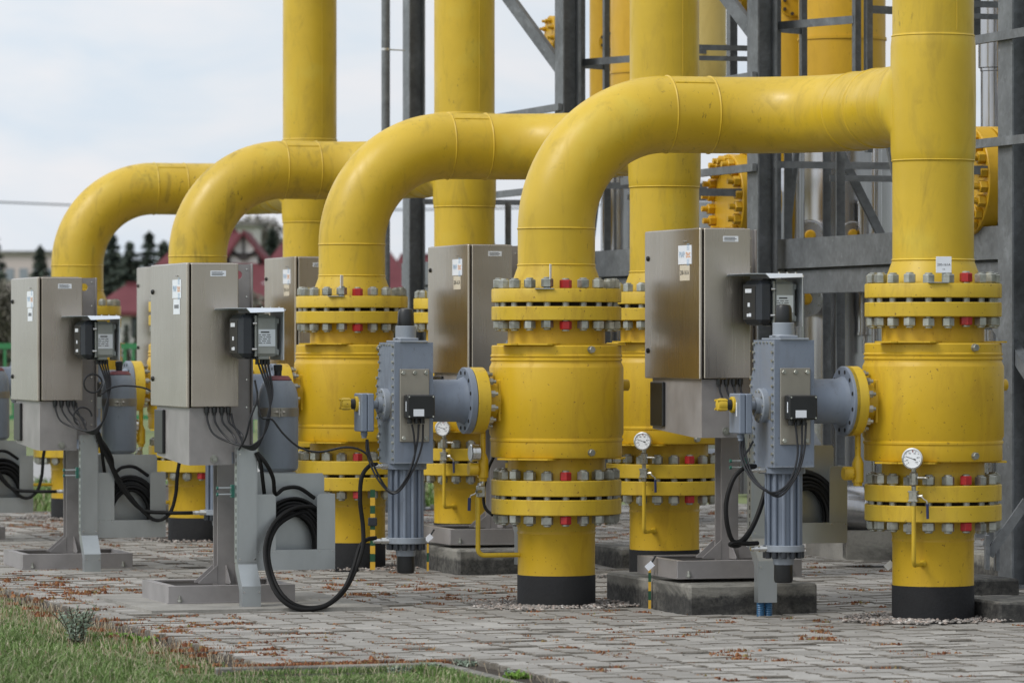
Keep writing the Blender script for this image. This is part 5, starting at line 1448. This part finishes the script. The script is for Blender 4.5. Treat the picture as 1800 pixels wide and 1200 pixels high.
# vessels and background pipes (per row)
VN = [(1, 'right of the middle column'), (2, 'between the second riser and the nearest column'), (0, 'at the right edge')]
def at(fr0, x, y, Z):
    return px(x, y, Z)
v1 = px(1480, 600, 30.6)
for n, lb in VN:
    dx, dy = -SX * (n - 1), SY * (n - 1)
    X, Y = v1.x + dx, v1.y + dy
    t = Thing('silver_vessel', 'tall silver clad vessel ' + lb, 'vessel', WORLD, (X, Y, 0), 'silver clad vessels')
    m = MB(); pr = [(.37, .2), (.37, 1.0), (.373, 1.001), (.373, 1.02), (.37, 1.021), (.37, 1.9), (.373, 1.901), (.373, 1.92), (.37, 1.921), (.37, 2.55), (.373, 2.551), (.373, 2.57), (.37, 2.571), (.37, 2.92), (.30, 3.0)]
    m.lathe(pr, (X, Y, 0), (0, 0, 1), 64, 0, True)
    m.tube([(X - .12, Y - .352, .3), (X - .12, Y - .352, 2.9)], .004, 6)
    for k in range(8): m.cyl((X - .12, Y - .352, .5 + .3 * k), (X - .12, Y - .362, .5 + .3 * k), .008, 6)
    t.part('cladding', m, 'silver')
    m = MB(); m.lathe([(.30, 3.0), (.30, 5.4), (.22, 5.6), (.05, 5.7)], (X, Y, 0), (0, 0, 1), 64); m.lathe([(.308, 3.45), (.308, 3.47)], (X, Y, 0), (0, 0, 1), 64); t.part('yellow_top', m, 'gold')
    # nozzles with round cladding covers
    for (ax, az, r_) in ((-.25, 2.10, .10), (-.28, 1.67, .116), (.04, 2.11, .085)):
        m = MB(); m.cyl((X + ax, Y - .20, az), (X + ax, Y - .44, az), r_, 32, bev=.004); m.lathe([(r_ * 1.08, 0), (r_ * 1.08, .012)], (X + ax, Y - .42, az), (0, -1, 0), 32); c = t.part('nozzle_cover', m, 'silver')
        m = MB(); m.cyl((X + ax, Y - .43, az), (X + ax, Y - .50, az), r_ * .36, 24, bev=.004); m.cyl((X + ax, Y - .5, az), (X + ax, Y - .53, az), r_ * .25, 6); t.part('yellow_plug', m, 'gold', c)
        m = MB()
        for k in range(8): q = k * PI / 4 + .3; m.cyl((X + ax + r_ * .85 * math.cos(q), Y - .44, az + r_ * .85 * math.sin(q)), (X + ax + r_ * .85 * math.cos(q), Y - .452, az + r_ * .85 * math.sin(q)), .008, 6)
        t.pieces('cover_screw', m, 'nut', c, n=1)
    t2 = Thing('level_indicator', 'silver canister on the silver vessel ' + lb, 'instrument', WORLD, (X + .13, Y - .48, 1.4), 'silver canisters on the vessels')
    m = MB(); c = (X + .13, Y - .50, 0)
    for z0, z1 in ((1.92, 2.33), (1.42, 1.72)): m.lathe([(.060, z0), (.068, z0 + .004), (.068, z0 + .02), (.062, z0 + .022), (.062, z1 - .02), (.068, z1 - .018), (.068, z1), (.06, z1 + .003)], c, (0, 0, 1), 32)
    m.lathe([(.03, 1.3), (.03, 2.35)], c, (0, 0, 1), 16)
    t2.part('canister', m, 'silver')
    m = MB(); m.box(c[0] - .022, c[0] + .022, c[1] - .066, c[1] - .055, 1.93, 2.02); t2.part('scale_window', m, 'gap')
    # yellow riser left of the vessel
    fr = CN(n); X2, Y2 = px(1397, 0, 31.5).x + dx, 31.5 + dy
    t = Thing('yellow_riser', 'deep yellow vertical pipe behind the steel cage ' + lb, 'pipe', WORLD, (X2, Y2, 2.6), 'deep yellow risers behind the cages')
    m = MB(); m.lathe([(.10, 2.62), (.17, 2.75), (.18, 2.85), (.18, 6)], (X2, Y2, 0), (0, 0, 1), 48); t.part('pipe', m, 'gold')
    m = MB()
    c = Vector((X2 - .03, Y2 - .165, 3.75)); m.cyl(c, c + Vector((0, -.05, 0)), .085, 32, bev=.004); cp = t.part('hand_hole', m, 'gold')
    m = MB()
    for k in range(6): q = k * PI / 3 + .5; m.cyl(c + Vector((.062 * math.cos(q), -.05, .062 * math.sin(q))), c + Vector((.062 * math.cos(q), -.075, .062 * math.sin(q))), .013, 6)
    t.pieces('nut', m, 'bark', cp)
for n, lb in ((0, 'behind the rightmost riser'), (1, 'left of the middle steel column'), (2, 'behind the second pipe arch')):
    X, Y = 1.43 - SX * (n - 1), 29.5 + SY * (n - 1)
    fr = (X, Y, TH)
    t = Thing('filter_vessel', 'big yellow vessel end with heavy nuts ' + lb, 'vessel', fr, (0, 0, 2.31), 'yellow vessel ends behind the columns')
    m = MB(); m.cyl((0, 0, 2.31), (.11, 0, 2.31), .315, 64, bev=.006); t.part('blind_flange', m, 'gold')
    m = MB(); m.cyl((.125, 0, 2.31), (.22, 0, 2.31), .315, 64, bev=.006); m.cyl((.22, 0, 2.31), (.30, 0, 2.31), .25, 48, bev=.01); m.cyl((.105, 0, 2.31), (.13, 0, 2.31), .28, 48, 1); t.part('shell', m, ['gold', 'gap'])
    pm = None
    for k in range(20):
        q = 2 * PI * (k + .5) / 20
        if pm is None:
            m = MB(); m.cyl((0, 0, 0), (-.045, 0, 0), .037, 6, bev=.004); m.cyl((-.045, 0, 0), (-.085, 0, 0), .019, 10); pm = linkmesh('nut', m, 'gold'); o = pm
        else: o = pm.copy(); COL.objects.link(o)
        o.parent = t.root; o.location = (0, .272 * math.cos(q), .272 * math.sin(q)); o.rotation_euler = (q, 0, 0)
    if n == 0: continue
    m = MB(); m.box(.10, .16, -.03, .03, 2.62, 2.78); m.cyl((.13, 0, 2.7), (.13, 0, 2.85), .06, 24); t.part('top_nozzle', m, 'gold')
for k, (x, Z, rr, lb) in enumerate(((1590, 38, .42, 'far silver vessel behind the rightmost riser'), (1352, 41, .40, 'far silver vessel behind the nearest block cabinet'), (1760, 35, .40, 'far silver vessel at the right edge'), (1210, 44, .40, 'far silver vessel behind the second riser'), (1690, 33, .30, 'slim silver vessel right of the rightmost riser'))):
    X = (x - 900) / F * Z
    t = Thing('silver_vessel', lb, 'vessel', WORLD, (X, Z, 0), 'far silver vessels')
    m = MB(); m.lathe([(rr, .15), (rr, 1.3), (rr + .004, 1.302), (rr + .004, 1.325), (rr, 1.327), (rr, 2.3), (rr + .004, 2.302), (rr + .004, 2.325), (rr, 2.327), (rr, 2.75), (rr * .6, 2.95), (.05, 3.0)], (X, Z, 0), (0, 0, 1), 48); t.part('cladding', m, 'silver')
    m = MB(); m.lathe([(rr * .7, 0), (rr * .7, .2)], (X, Z, 0), (0, 0, 1), 24); t.part('foot', m, 'conc')
for k, (x, Z, z, lb) in enumerate(((1450, 34, .45, 'low yellow header pipe behind the right cabinet'), (1450, 36, .95, 'upper yellow header pipe behind the right cabinet'))):
    X0_ = (1130 - 900) / F * Z; X1_ = (1900 - 900) / F * Z
    m = MB(); m.tube([(X0_, Z, z), (X1_, Z, z)], .11, 24); o = linkmesh('header_pipe', m, 'silver' if k else 'greyl'); tag(o, ['low grey header pipe behind the right-hand cabinet', 'upper silver header pipe behind the right-hand cabinet'][k], 'pipe')
for n, lb in ((1, 'at the top edge left of the middle steel column'), (2, 'high left of the nearest sky-side column'), (0, 'beyond the rightmost riser, high up')):
    X, Y = 1.49 - SX * (n - 1), 29.5 + SY * (n - 1)
    fr = (X, Y, TH)
    t = Thing('blind_flange', 'small bolted yellow blind flange ' + lb, 'flange', fr, (0, 0, 3.69), 'small yellow blind flanges')
    m = MB(); m.cyl((0, 0, 3.69), (.05, 0, 3.69), .132, 40, bev=.004); m.cyl((.056, 0, 3.69), (.11, 0, 3.69), .132, 40, bev=.004); m.cyl((.04, 0, 3.69), (.06, 0, 3.69), .11, 32); m.cyl((.11, 0, 3.69), (.2, 0, 3.69), .085, 32); t.part('plates', m, 'gold')
    pm = None
    for k in range(8):
        q = 2 * PI * (k + .5) / 8
        if pm is None:
            m = MB(); m.cyl((0, 0, 0), (-.022, 0, 0), .020, 6); m.cyl((-.022, 0, 0), (-.045, 0, 0), .011, 10); pm = linkmesh('nut', m, 'gold'); o = pm
        else: o = pm.copy(); COL.objects.link(o)
        o.parent = t.root; o.location = (0, .10 * math.cos(q), .10 * math.sin(q))
for k, (x, Z, r_, zt, lb) in enumerate(((1400, 29.8, .055, 2.9, 'slim silver upright pipe just right of the middle column'), (1541, 29.6, .035, 2.9, 'thin silver upright pipe left of the rightmost riser'), (1300, 31.5, .06, 2.2, 'slim silver pipe behind the nearest block cabinet'), (1086, 33.5, .13, 2.9, 'silver upright pipe between the nearest bend and second riser'), (1745, 28.5, .08, 2.3, 'silver upright pipe right of the rightmost valve'))):
    X = (x - 900) / F * Z; m = MB(); m.lathe([(r_, .3), (r_, 1.1), (r_ + .004, 1.104), (r_ + .004, 1.12), (r_, 1.124), (r_, 2.0), (r_ + .004, 2.004), (r_ + .004, 2.02), (r_, 2.024), (r_, zt)], (X, Z, 0), (0, 0, 1), 24)
    o = linkmesh('clad_pipe', m, 'silver'); tag(o, lb, 'pipe')
# pale yellow pipe behind the second riser
p = px(1243, 0, 32.5); t = Thing('faded_pipe', 'pale faded yellow pipe just right of the second riser at the top', 'pipe', WORLD, (p.x, 32.5, 3))
m = MB(); m.lathe([(.12, 3.22), (.14, 3.30), (.143, 3.55), (.139, 3.56), (.139, 6)], (p.x, 32.5, 0), (0, 0, 1), 48); t.part('pipe', m, 'cream')
# silver clad pipe at right edge and low silver pipe behind the right valve
p = px(1748, 0, 27.5); t = Thing('clad_pipe', 'silver clad upright pipe behind the rightmost column', 'pipe', WORLD, (p.x, 27.5, 2.6))
m = MB(); m.lathe([(.10, 2.62), (.10, 2.68), (.085, 2.70), (.085, 3.05), (.089, 3.055), (.089, 3.07), (.10, 3.075), (.10, 5)], (p.x, 27.5, 0), (0, 0, 1), 32); t.part('cladding', m, 'silver')
p = px(1500, 893, 27.2); t = Thing('clad_pipe', 'low silver clad bend behind the rightmost valve', 'pipe', WORLD, (p.x, 27.2, .1))
m = MB(); zz = p.z; m.tube([(p.x - .25, 27.2, zz)] + [(p.x - .12 + .10 * k, 27.2, zz - .004 * k * k) for k in range(7)], .145, 32)
for k in range(3): m.lathe([(.147, 0), (.151, .006), (.147, .012)], (p.x - .06 + .12 * k, 27.2, zz - .003 * k), (1, 0, -.04 * k), 32, 0, False)
t.part('cladding', m, 'silver')
m = MB(); m.box(p.x - .05, p.x + .25, 27.05, 27.4, .05, zz - .13); t.part('saddle', m, 'conc')
# lower-right concrete footings
def block(x0, x1, ytop, ybot, label, dep=.7, mat='block', fr=None):
    Z = F * CH / (ybot - 600); z1 = CH + (600 - ytop) / F * Z
    X0, X1 = (x0 - 900) / F * Z, (x1 - 900) / F * Z
    m = MB(); m.box(0, (X1 - X0) / CT, 0, dep, -.02, z1, bev=.012)
    o = linkmesh('concrete_footing', m, mat, ang=20); o.location = (X0, Z, 0); o.rotation_euler = (0, 0, TH); tag(o, label, 'concrete footing', 'concrete footings of the steelwork'); return o
block(1757, 1900, 1058, 1092, 'pale topped concrete footing at the lower right corner', .55)
block(1700, 1796, 1018, 1046, 'low dark concrete footing right of the rightmost stub', .5)
block(1752, 1850, 975, 1022, 'concrete footing under the rightmost column', .6)
block(1515, 1580, 942, 988, 'pale concrete footing behind the left of the rightmost stub', 1.0, 'concl')
block(1095, 1135, 962, 1000, 'concrete footing behind the second riser stub', .6)
for p, q, w, h, lb in (((1745, 900, 25.2), (1800, 760, 25.2), .05, .05, 'steep brace at the right edge'), ((1738, 975, 24.3), (1805, 880, 24.3), .05, .05, 'bright sloping brace beside the rightmost stub'), ((1735, 960, 24.6), (1750, 915, 24.6), .05, .05, 'short steep brace beside the rightmost stub'), ((1735, 1000, 24.3), (1735, 940, 24.3), .02, .10, 'upright bolted bracket plate right of the rightmost stub'), ((1752, 1002, 24.35), (1752, 925, 24.35), .02, .12, 'rear bracket plate right of the rightmost stub')):
    m = MB(); m.bar(px(*p), px(*q), w, h); o = linkmesh('foot_brace', m, 'galv'); tag(o, lb, 'brace')
member('steel_rail', 'low dark rail right of the rightmost valve', (px(1712, 575, 26.5).x, 26.5, px(0, 575, 26.5).z), (px(1900, 575, 26.5).x, 26.5, px(0, 575, 26.5).z), .03, .03, 'rail', fr=WORLD)
member('steel_rail', 'rail right of the rightmost valve at port height', (px(1740, 674, 26.5).x, 26.5, px(0, 674, 26.5).z), (px(1900, 674, 26.5).x, 26.5, px(0, 674, 26.5).z), .02, .02, 'rail', fr=WORLD)
member('steel_beam', 'low dark steel beam behind the foot of the rightmost riser', (px(1715, 935, 27).x, 27, px(0, 935, 27).z), (px(1900, 935, 27).x, 27, px(0, 935, 27).z), .1, .06, 'beam', fr=WORLD)

# ================================================================== FAR BACKGROUND
def X_(x, Z): return (x - 900) / F * Z
def Z_(y, Z): return CH + (600 - y) / F * Z
# fence
Zf = 70.0
t = Thing('fence', 'green metal railing fence across the far side of the grounds', 'fence', WORLD, (X_(-200, Zf), Zf, -.05))
x0, x1 = X_(-400, Zf), X_(1500, Zf); zt, zb = Z_(603, Zf), .15
m = MB(); m.box(x0, x1, Zf - .03, Zf + .03, zt - .09, zt); m.box(x0, x1, Zf - .03, Zf + .03, zb, zb + .07); t.part('rails', m, 'fence')
m = MB(); x = x0
while x < x1: m.box(x, x + .045, Zf - .02, Zf + .02, zb + .07, zt - .09); x += .135
t.part('pickets', m, 'fence')
m = MB(); x = x0
while x < x1: m.box(x, x + .09, Zf - .045, Zf + .045, -.05, zt + .03); x += 2.5
t.part('posts', m, 'fence')
# hedge row behind fence
def fuzzy(mb, c, rx, ry, rz, n, s, cone=False):
    for i in range(n):
        if cone:
            h = random.random() ** 1.3; lim = (1 - h) * (0.75 + .25 * math.sin(h * 46)) + .03; q = random.random() * 2 * PI; r_ = lim * random.random() ** .45
            p = Vector((c[0] + rx * r_ * math.cos(q), c[1] + ry * r_ * math.sin(q), c[2] + rz * h - .06 * rz * r_)); ss = s * random.uniform(.5, 1.2) * (1 - .55 * h)
            d_ = Vector((math.cos(q), math.sin(q), -.35)).normalized()
        else:
            u = Vector((random.gauss(0, 1), random.gauss(0, 1), random.gauss(0, 1))).normalized() * random.random() ** .4
            p = Vector((c[0] + rx * u.x, c[1] + ry * u.y, c[2] + rz * u.z)); ss = s * random.uniform(.5, 1.3)
            d_ = Vector((random.gauss(0, 1), random.gauss(0, 1), random.gauss(0, 1))).normalized()
        e_ = d_.cross(Vector((random.random() - .5, random.random() - .5, random.random()))).normalized()
        mb.add([p - d_ * ss, p + e_ * ss * .45, p + d_ * ss, p - e_ * ss * .45], [(0, 1, 2, 3)])
def spruce(x, ytop, Z, wpx, label, n=4200):
    X = X_(x, Z); h = Z_(ytop, Z); r_ = wpx / F * Z / 2 * 1.45
    t = Thing('spruce_tree', label, 'tree', WORLD, (X, Z, -.05), 'spruces in the background')
    m = MB(); m.lathe([(.22, 0), (.15, h * .4), (.03, h * .95)], (X, Z, -.05), (0, 0, 1), 10); t.part('trunk', m, 'bark')
    m = MB()
    tiers = 17
    for i in range(tiers):
        f = i / tiers; z = h * (.03 + .97 * f); L_ = r_ * (1 - f) ** .95 * random.uniform(.8, 1.12) + .05
        for b in range(13):
            q = b * 2.4 + i * 1.1 + random.gauss(0, .2); L2 = L_ * random.uniform(.65, 1.15)
            for k in range(max(3, n // (tiers * 13))):
                u = random.random() ** .7; rr = L2 * u
                p = Vector((X + rr * math.cos(q) + random.gauss(0, .09 * L_), Z + rr * math.sin(q) + random.gauss(0, .09 * L_), z - rr * .28 + random.gauss(0, h * .012)))
                ss = h * .026 * random.uniform(.6, 1.3)
                d_ = Vector((math.cos(q) + random.gauss(0, .5), math.sin(q) + random.gauss(0, .5), -.35 + random.gauss(0, .3))).normalized()
                e_ = d_.cross(Vector((random.random() - .5, random.random() - .5, 1))).normalized()
                m.add([p - d_ * ss, p + e_ * ss * .5, p + d_ * ss, p - e_ * ss * .5], [(0, 1, 2, 3)])
    fuzzy(m, (X, Z, h * .93), .05, .05, h * .06, 40, h * .02)
    t.part('crown', m, 'needle', recalc=False, smooth=False)
for a in ((-12, 408, 230, 110, 'dark spruce cut by the left edge'), (71, 428, 230, 95, 'slender spruce standing alone in front of the pale block'), (197, 405, 235, 120, 'tall spruce right of the leftmost bend, first of the dark group'), (228, 420, 225, 110, 'shorter spruce in the middle of the dark group'), (262, 402, 240, 120, 'tall spruce beside the left red roof'), (288, 418, 250, 110, 'spruce whose top shows just left of the third pipe bend'), (478, 396, 290, 80, 'small spruce top between the timbered gable and the farthest riser'), (222, 566, 120, 34, 'young spruce in front of the white house wall, left'), (241, 562, 122, 36, 'young spruce in front of the white house wall, right')):
    spruce(*a, n=1500 if a[2] < 130 else 4200)
def bush(x, y, Z, rxp, ryp, label, mat='bush', n=2600, cat='bush', name='bush'):
    t = Thing(name, label, cat, WORLD, (X_(x, Z), Z, -.05), 'bushes and bare trees in the background')
    rx, rz = rxp / F * Z, ryp / F * Z; c = (X_(x, Z), Z, Z_(y, Z))
    m = MB(); m.lathe([(.12, 0), (.05, max(.5, c[2]))], (c[0], Z, -.05), (0, 0, 1), 8); t.part('stem', m, 'bark')
    m = MB(); fuzzy(m, c, rx, rx * .8, rz, n, (rx + rz) * .05); t.part('crown', m, mat, recalc=False, smooth=False)
bush(0, 560, 95, 60, 70, 'pale bare bush at the left edge behind the green fence')
bush(90, 590, 100, 90, 45, 'pale brownish bush behind the leftmost cabinet')
bush(195, 500, 245, 60, 55, 'dark undergrowth below the spruce group', 'needle')
bush(450, 430, 320, 60, 52, 'pale budding tree behind the timbered gable', 'bush', 2600, 'tree', 'bare_tree')
bush(380, 560, 140, 140, 50, 'brown bush mass behind the front left cabinet')
bush(620, 570, 150, 160, 55, 'brown bush behind the second bend', 'bush')
bush(820, 560, 160, 150, 60, 'brown bush behind the middle cabinet', 'bush')
# pale apartment block
Zb = 420.0
t = Thing('apartment_block', 'pale blurred apartment block on the far left horizon', 'building', WORLD, (X_(60, Zb), Zb, 0))
m = MB(); m.box(X_(-120, Zb), X_(105, Zb), Zb, Zb + 14, 0, Z_(447, Zb)); t.part('wall', m, 'wallp')
m = MB(); m.box(X_(-122, Zb), X_(107, Zb), Zb - .3, Zb + 14.3, Z_(447, Zb), Z_(441, Zb)); t.part('roof', m, 'conc')
for r_ in range(3):
    for k in range(9):
        m = MB(); xx = X_(-110 + 24 * k, Zb); zz = 1.2 + 2.9 * r_; m.box(xx, xx + .8, Zb - .05, Zb - .005, zz, zz + 1.3); t.part('window', m, 'greyl')
# red-roofed houses
def house(name, label, x0, x1, xr0, xr1, yr, ye, Z, dep, wall='wallw', windows=()):
    t = Thing(name, label, 'house', WORLD, (X_((x0 + x1) / 2, Z), Z, 0), 'red roofed houses')
    X0, X1, R0, R1 = X_(x0, Z), X_(x1, Z), X_(xr0, Z), X_(xr1, Z); zr, ze = Z_(yr, Z), Z_(ye, Z)
    m = MB(); m.box(X0 + .5, X1 - .5, Z + .5, Z + dep - .5, 0, ze + .1); t.part('wall', m, wall)
    m = MB(); yc = Z + dep / 2; th = .18
    lo = [(X0, Z, ze), (X1, Z, ze), (X1, Z + dep, ze), (X0, Z + dep, ze)]; hi = [(R0, yc, zr), (R1, yc, zr)]
    vs = lo + hi + [(v[0], v[1], v[2] - th) for v in lo]
    m.add(vs, [(0, 1, 5, 4), (1, 2, 5), (2, 3, 4, 5), (3, 0, 4), (0, 6, 7, 1), (1, 7, 8, 2), (2, 8, 9, 3), (3, 9, 6, 0), (6, 9, 8, 7)])
    m.bar((R0, yc, zr), (R1, yc, zr), .3, .2); rf = t.part('roof', m, 'roof', ang=10)
    for (wx, wy0, wy1, wwid) in windows:
        m = MB(); a0, a1 = X_(wx, Z), X_(wx + wwid, Z); m.box(a0, a1, Z + .44, Z + .495, Z_(wy1, Z), Z_(wy0, Z)); w = t.part('window', m, 'glass')
        m = MB(); m.box(a0 - .08, a1 + .08, Z + .46, Z + .498, Z_(wy1, Z) - .08, Z_(wy0, Z) + .08); t.part('frame', m, 'timber', w)
    return t, rf
Zh = 200.0
t, rf = house('red_house', 'large house with dark red roof and half-timbered gable behind the front left cabinet', 195, 578, 318, 402, 400, 545, Zh, 11, windows=((225, 560, 585, 14), (262, 560, 585, 14), (480, 560, 585, 16)))
# timbered dormer gable in front of the roof
zd = Zh + 3.2
m = MB(); ap = (X_(428, zd), Z_(408, zd)); le = (X_(396, zd), Z_(450, zd)); ri = (X_(462, zd), Z_(452, zd))
m.add([(le[0], zd, le[1]), (ri[0], zd, ri[1]), (ap[0], zd, ap[1]), (le[0], zd + 5, le[1]), (ri[0], zd + 5, ri[1]), (ap[0], zd + 5, ap[1])], [(0, 1, 2), (3, 5, 4), (0, 3, 4, 1)])
m.box(X_(402, zd), X_(457, zd), zd + .02, zd + 4, Z_(468, zd), Z_(450, zd))
gw = t.part('gable', m, 'wallw')
m = MB()
def tb(xa, ya, xb, yb, w=.13): m.bar((X_(xa, zd), zd - .06, Z_(ya, zd)), (X_(xb, zd), zd - .06, Z_(yb, zd)), .1, w)
tb(428, 414, 428, 458); tb(404, 447, 456, 447); tb(408, 440, 425, 456); tb(450, 440, 431, 456); tb(403, 449, 403, 466); tb(455, 449, 455, 466)
t.part('timbers', m, 'timber', gw)
m = MB()
for s_, e_ in ((392, 428), (468, 428)):
    P, Q = (X_(s_, zd), Z_(457, zd)), (X_(e_, zd), Z_(404, zd))
    m.add([(P[0], zd - .25, P[1]), (Q[0], zd - .25, Q[1]), (Q[0], zd + 6, Q[1]), (P[0], zd + 6, P[1]), (P[0], zd - .25, P[1] - .22), (Q[0], zd - .25, Q[1] - .22), (Q[0], zd + 6, Q[1] - .22), (P[0], zd + 6, P[1] - .22)], [(0, 1, 2, 3), (7, 6, 5, 4), (0, 4, 5, 1), (1, 5, 6, 2), (2, 6, 7, 3), (3, 7, 4, 0)])
t.part('gable_roof', m, 'roof', ang=10)
m = MB(); m.bar((X_(452, Zh + 1.2), Zh + 1.9, Z_(499, Zh)), (X_(462, Zh + 1.2), Zh + 2.5, Z_(488, Zh)), .6, .1); t.part('skylight', m, 'skylight')
house('red_house', 'second red-roofed house rising behind the farthest riser', 401, 760, 512, 640, 385, 548, 214, 13, windows=((470, 562, 586, 14), (690, 562, 586, 14)))
house('red_house', 'low red-roofed annex left of the large house', 150, 262, 214, 232, 498, 548, 196, 5, windows=((232, 560, 590, 10),))
house('red_house', 'far red roof glimpsed between the second bend and the middle cabinet', 640, 860, 700, 800, 446, 560, 250, 9)
t = Thing('chimney_house', 'pale house top with chimney behind the timbered gable', 'house', WORLD, (X_(425, 300), 300, 0))
m = MB(); m.box(X_(400, 300), X_(450, 300), 300, 306, 0, Z_(398, 300)); t.part('wall', m, 'wallw')
m = MB(); m.box(X_(396, 300), X_(454, 300), 299.5, 306.5, Z_(398, 300), Z_(392, 300)); t.part('roof', m, 'conc')
m = MB(); m.box(X_(424, 300), X_(432, 300), 301, 303, Z_(392, 300), Z_(386, 300)); t.part('chimney', m, 'conc')
# power lines
for k, (ya, yb, lb) in enumerate(((355, 330, 'thin overhead power line crossing the sky at left'),)):
    m = MB(); Zp = 150; pts = [(X_(-300 + 150 * i, Zp), Zp, Z_(355 + (i - 2) * 3.5 - .9 * (i - 4) ** 2 + 4, Zp)) for i in range(14)]
    m.tube(pts, .028, 5); o = linkmesh('power_line', m, 'dark'); tag(o, lb, 'power line')
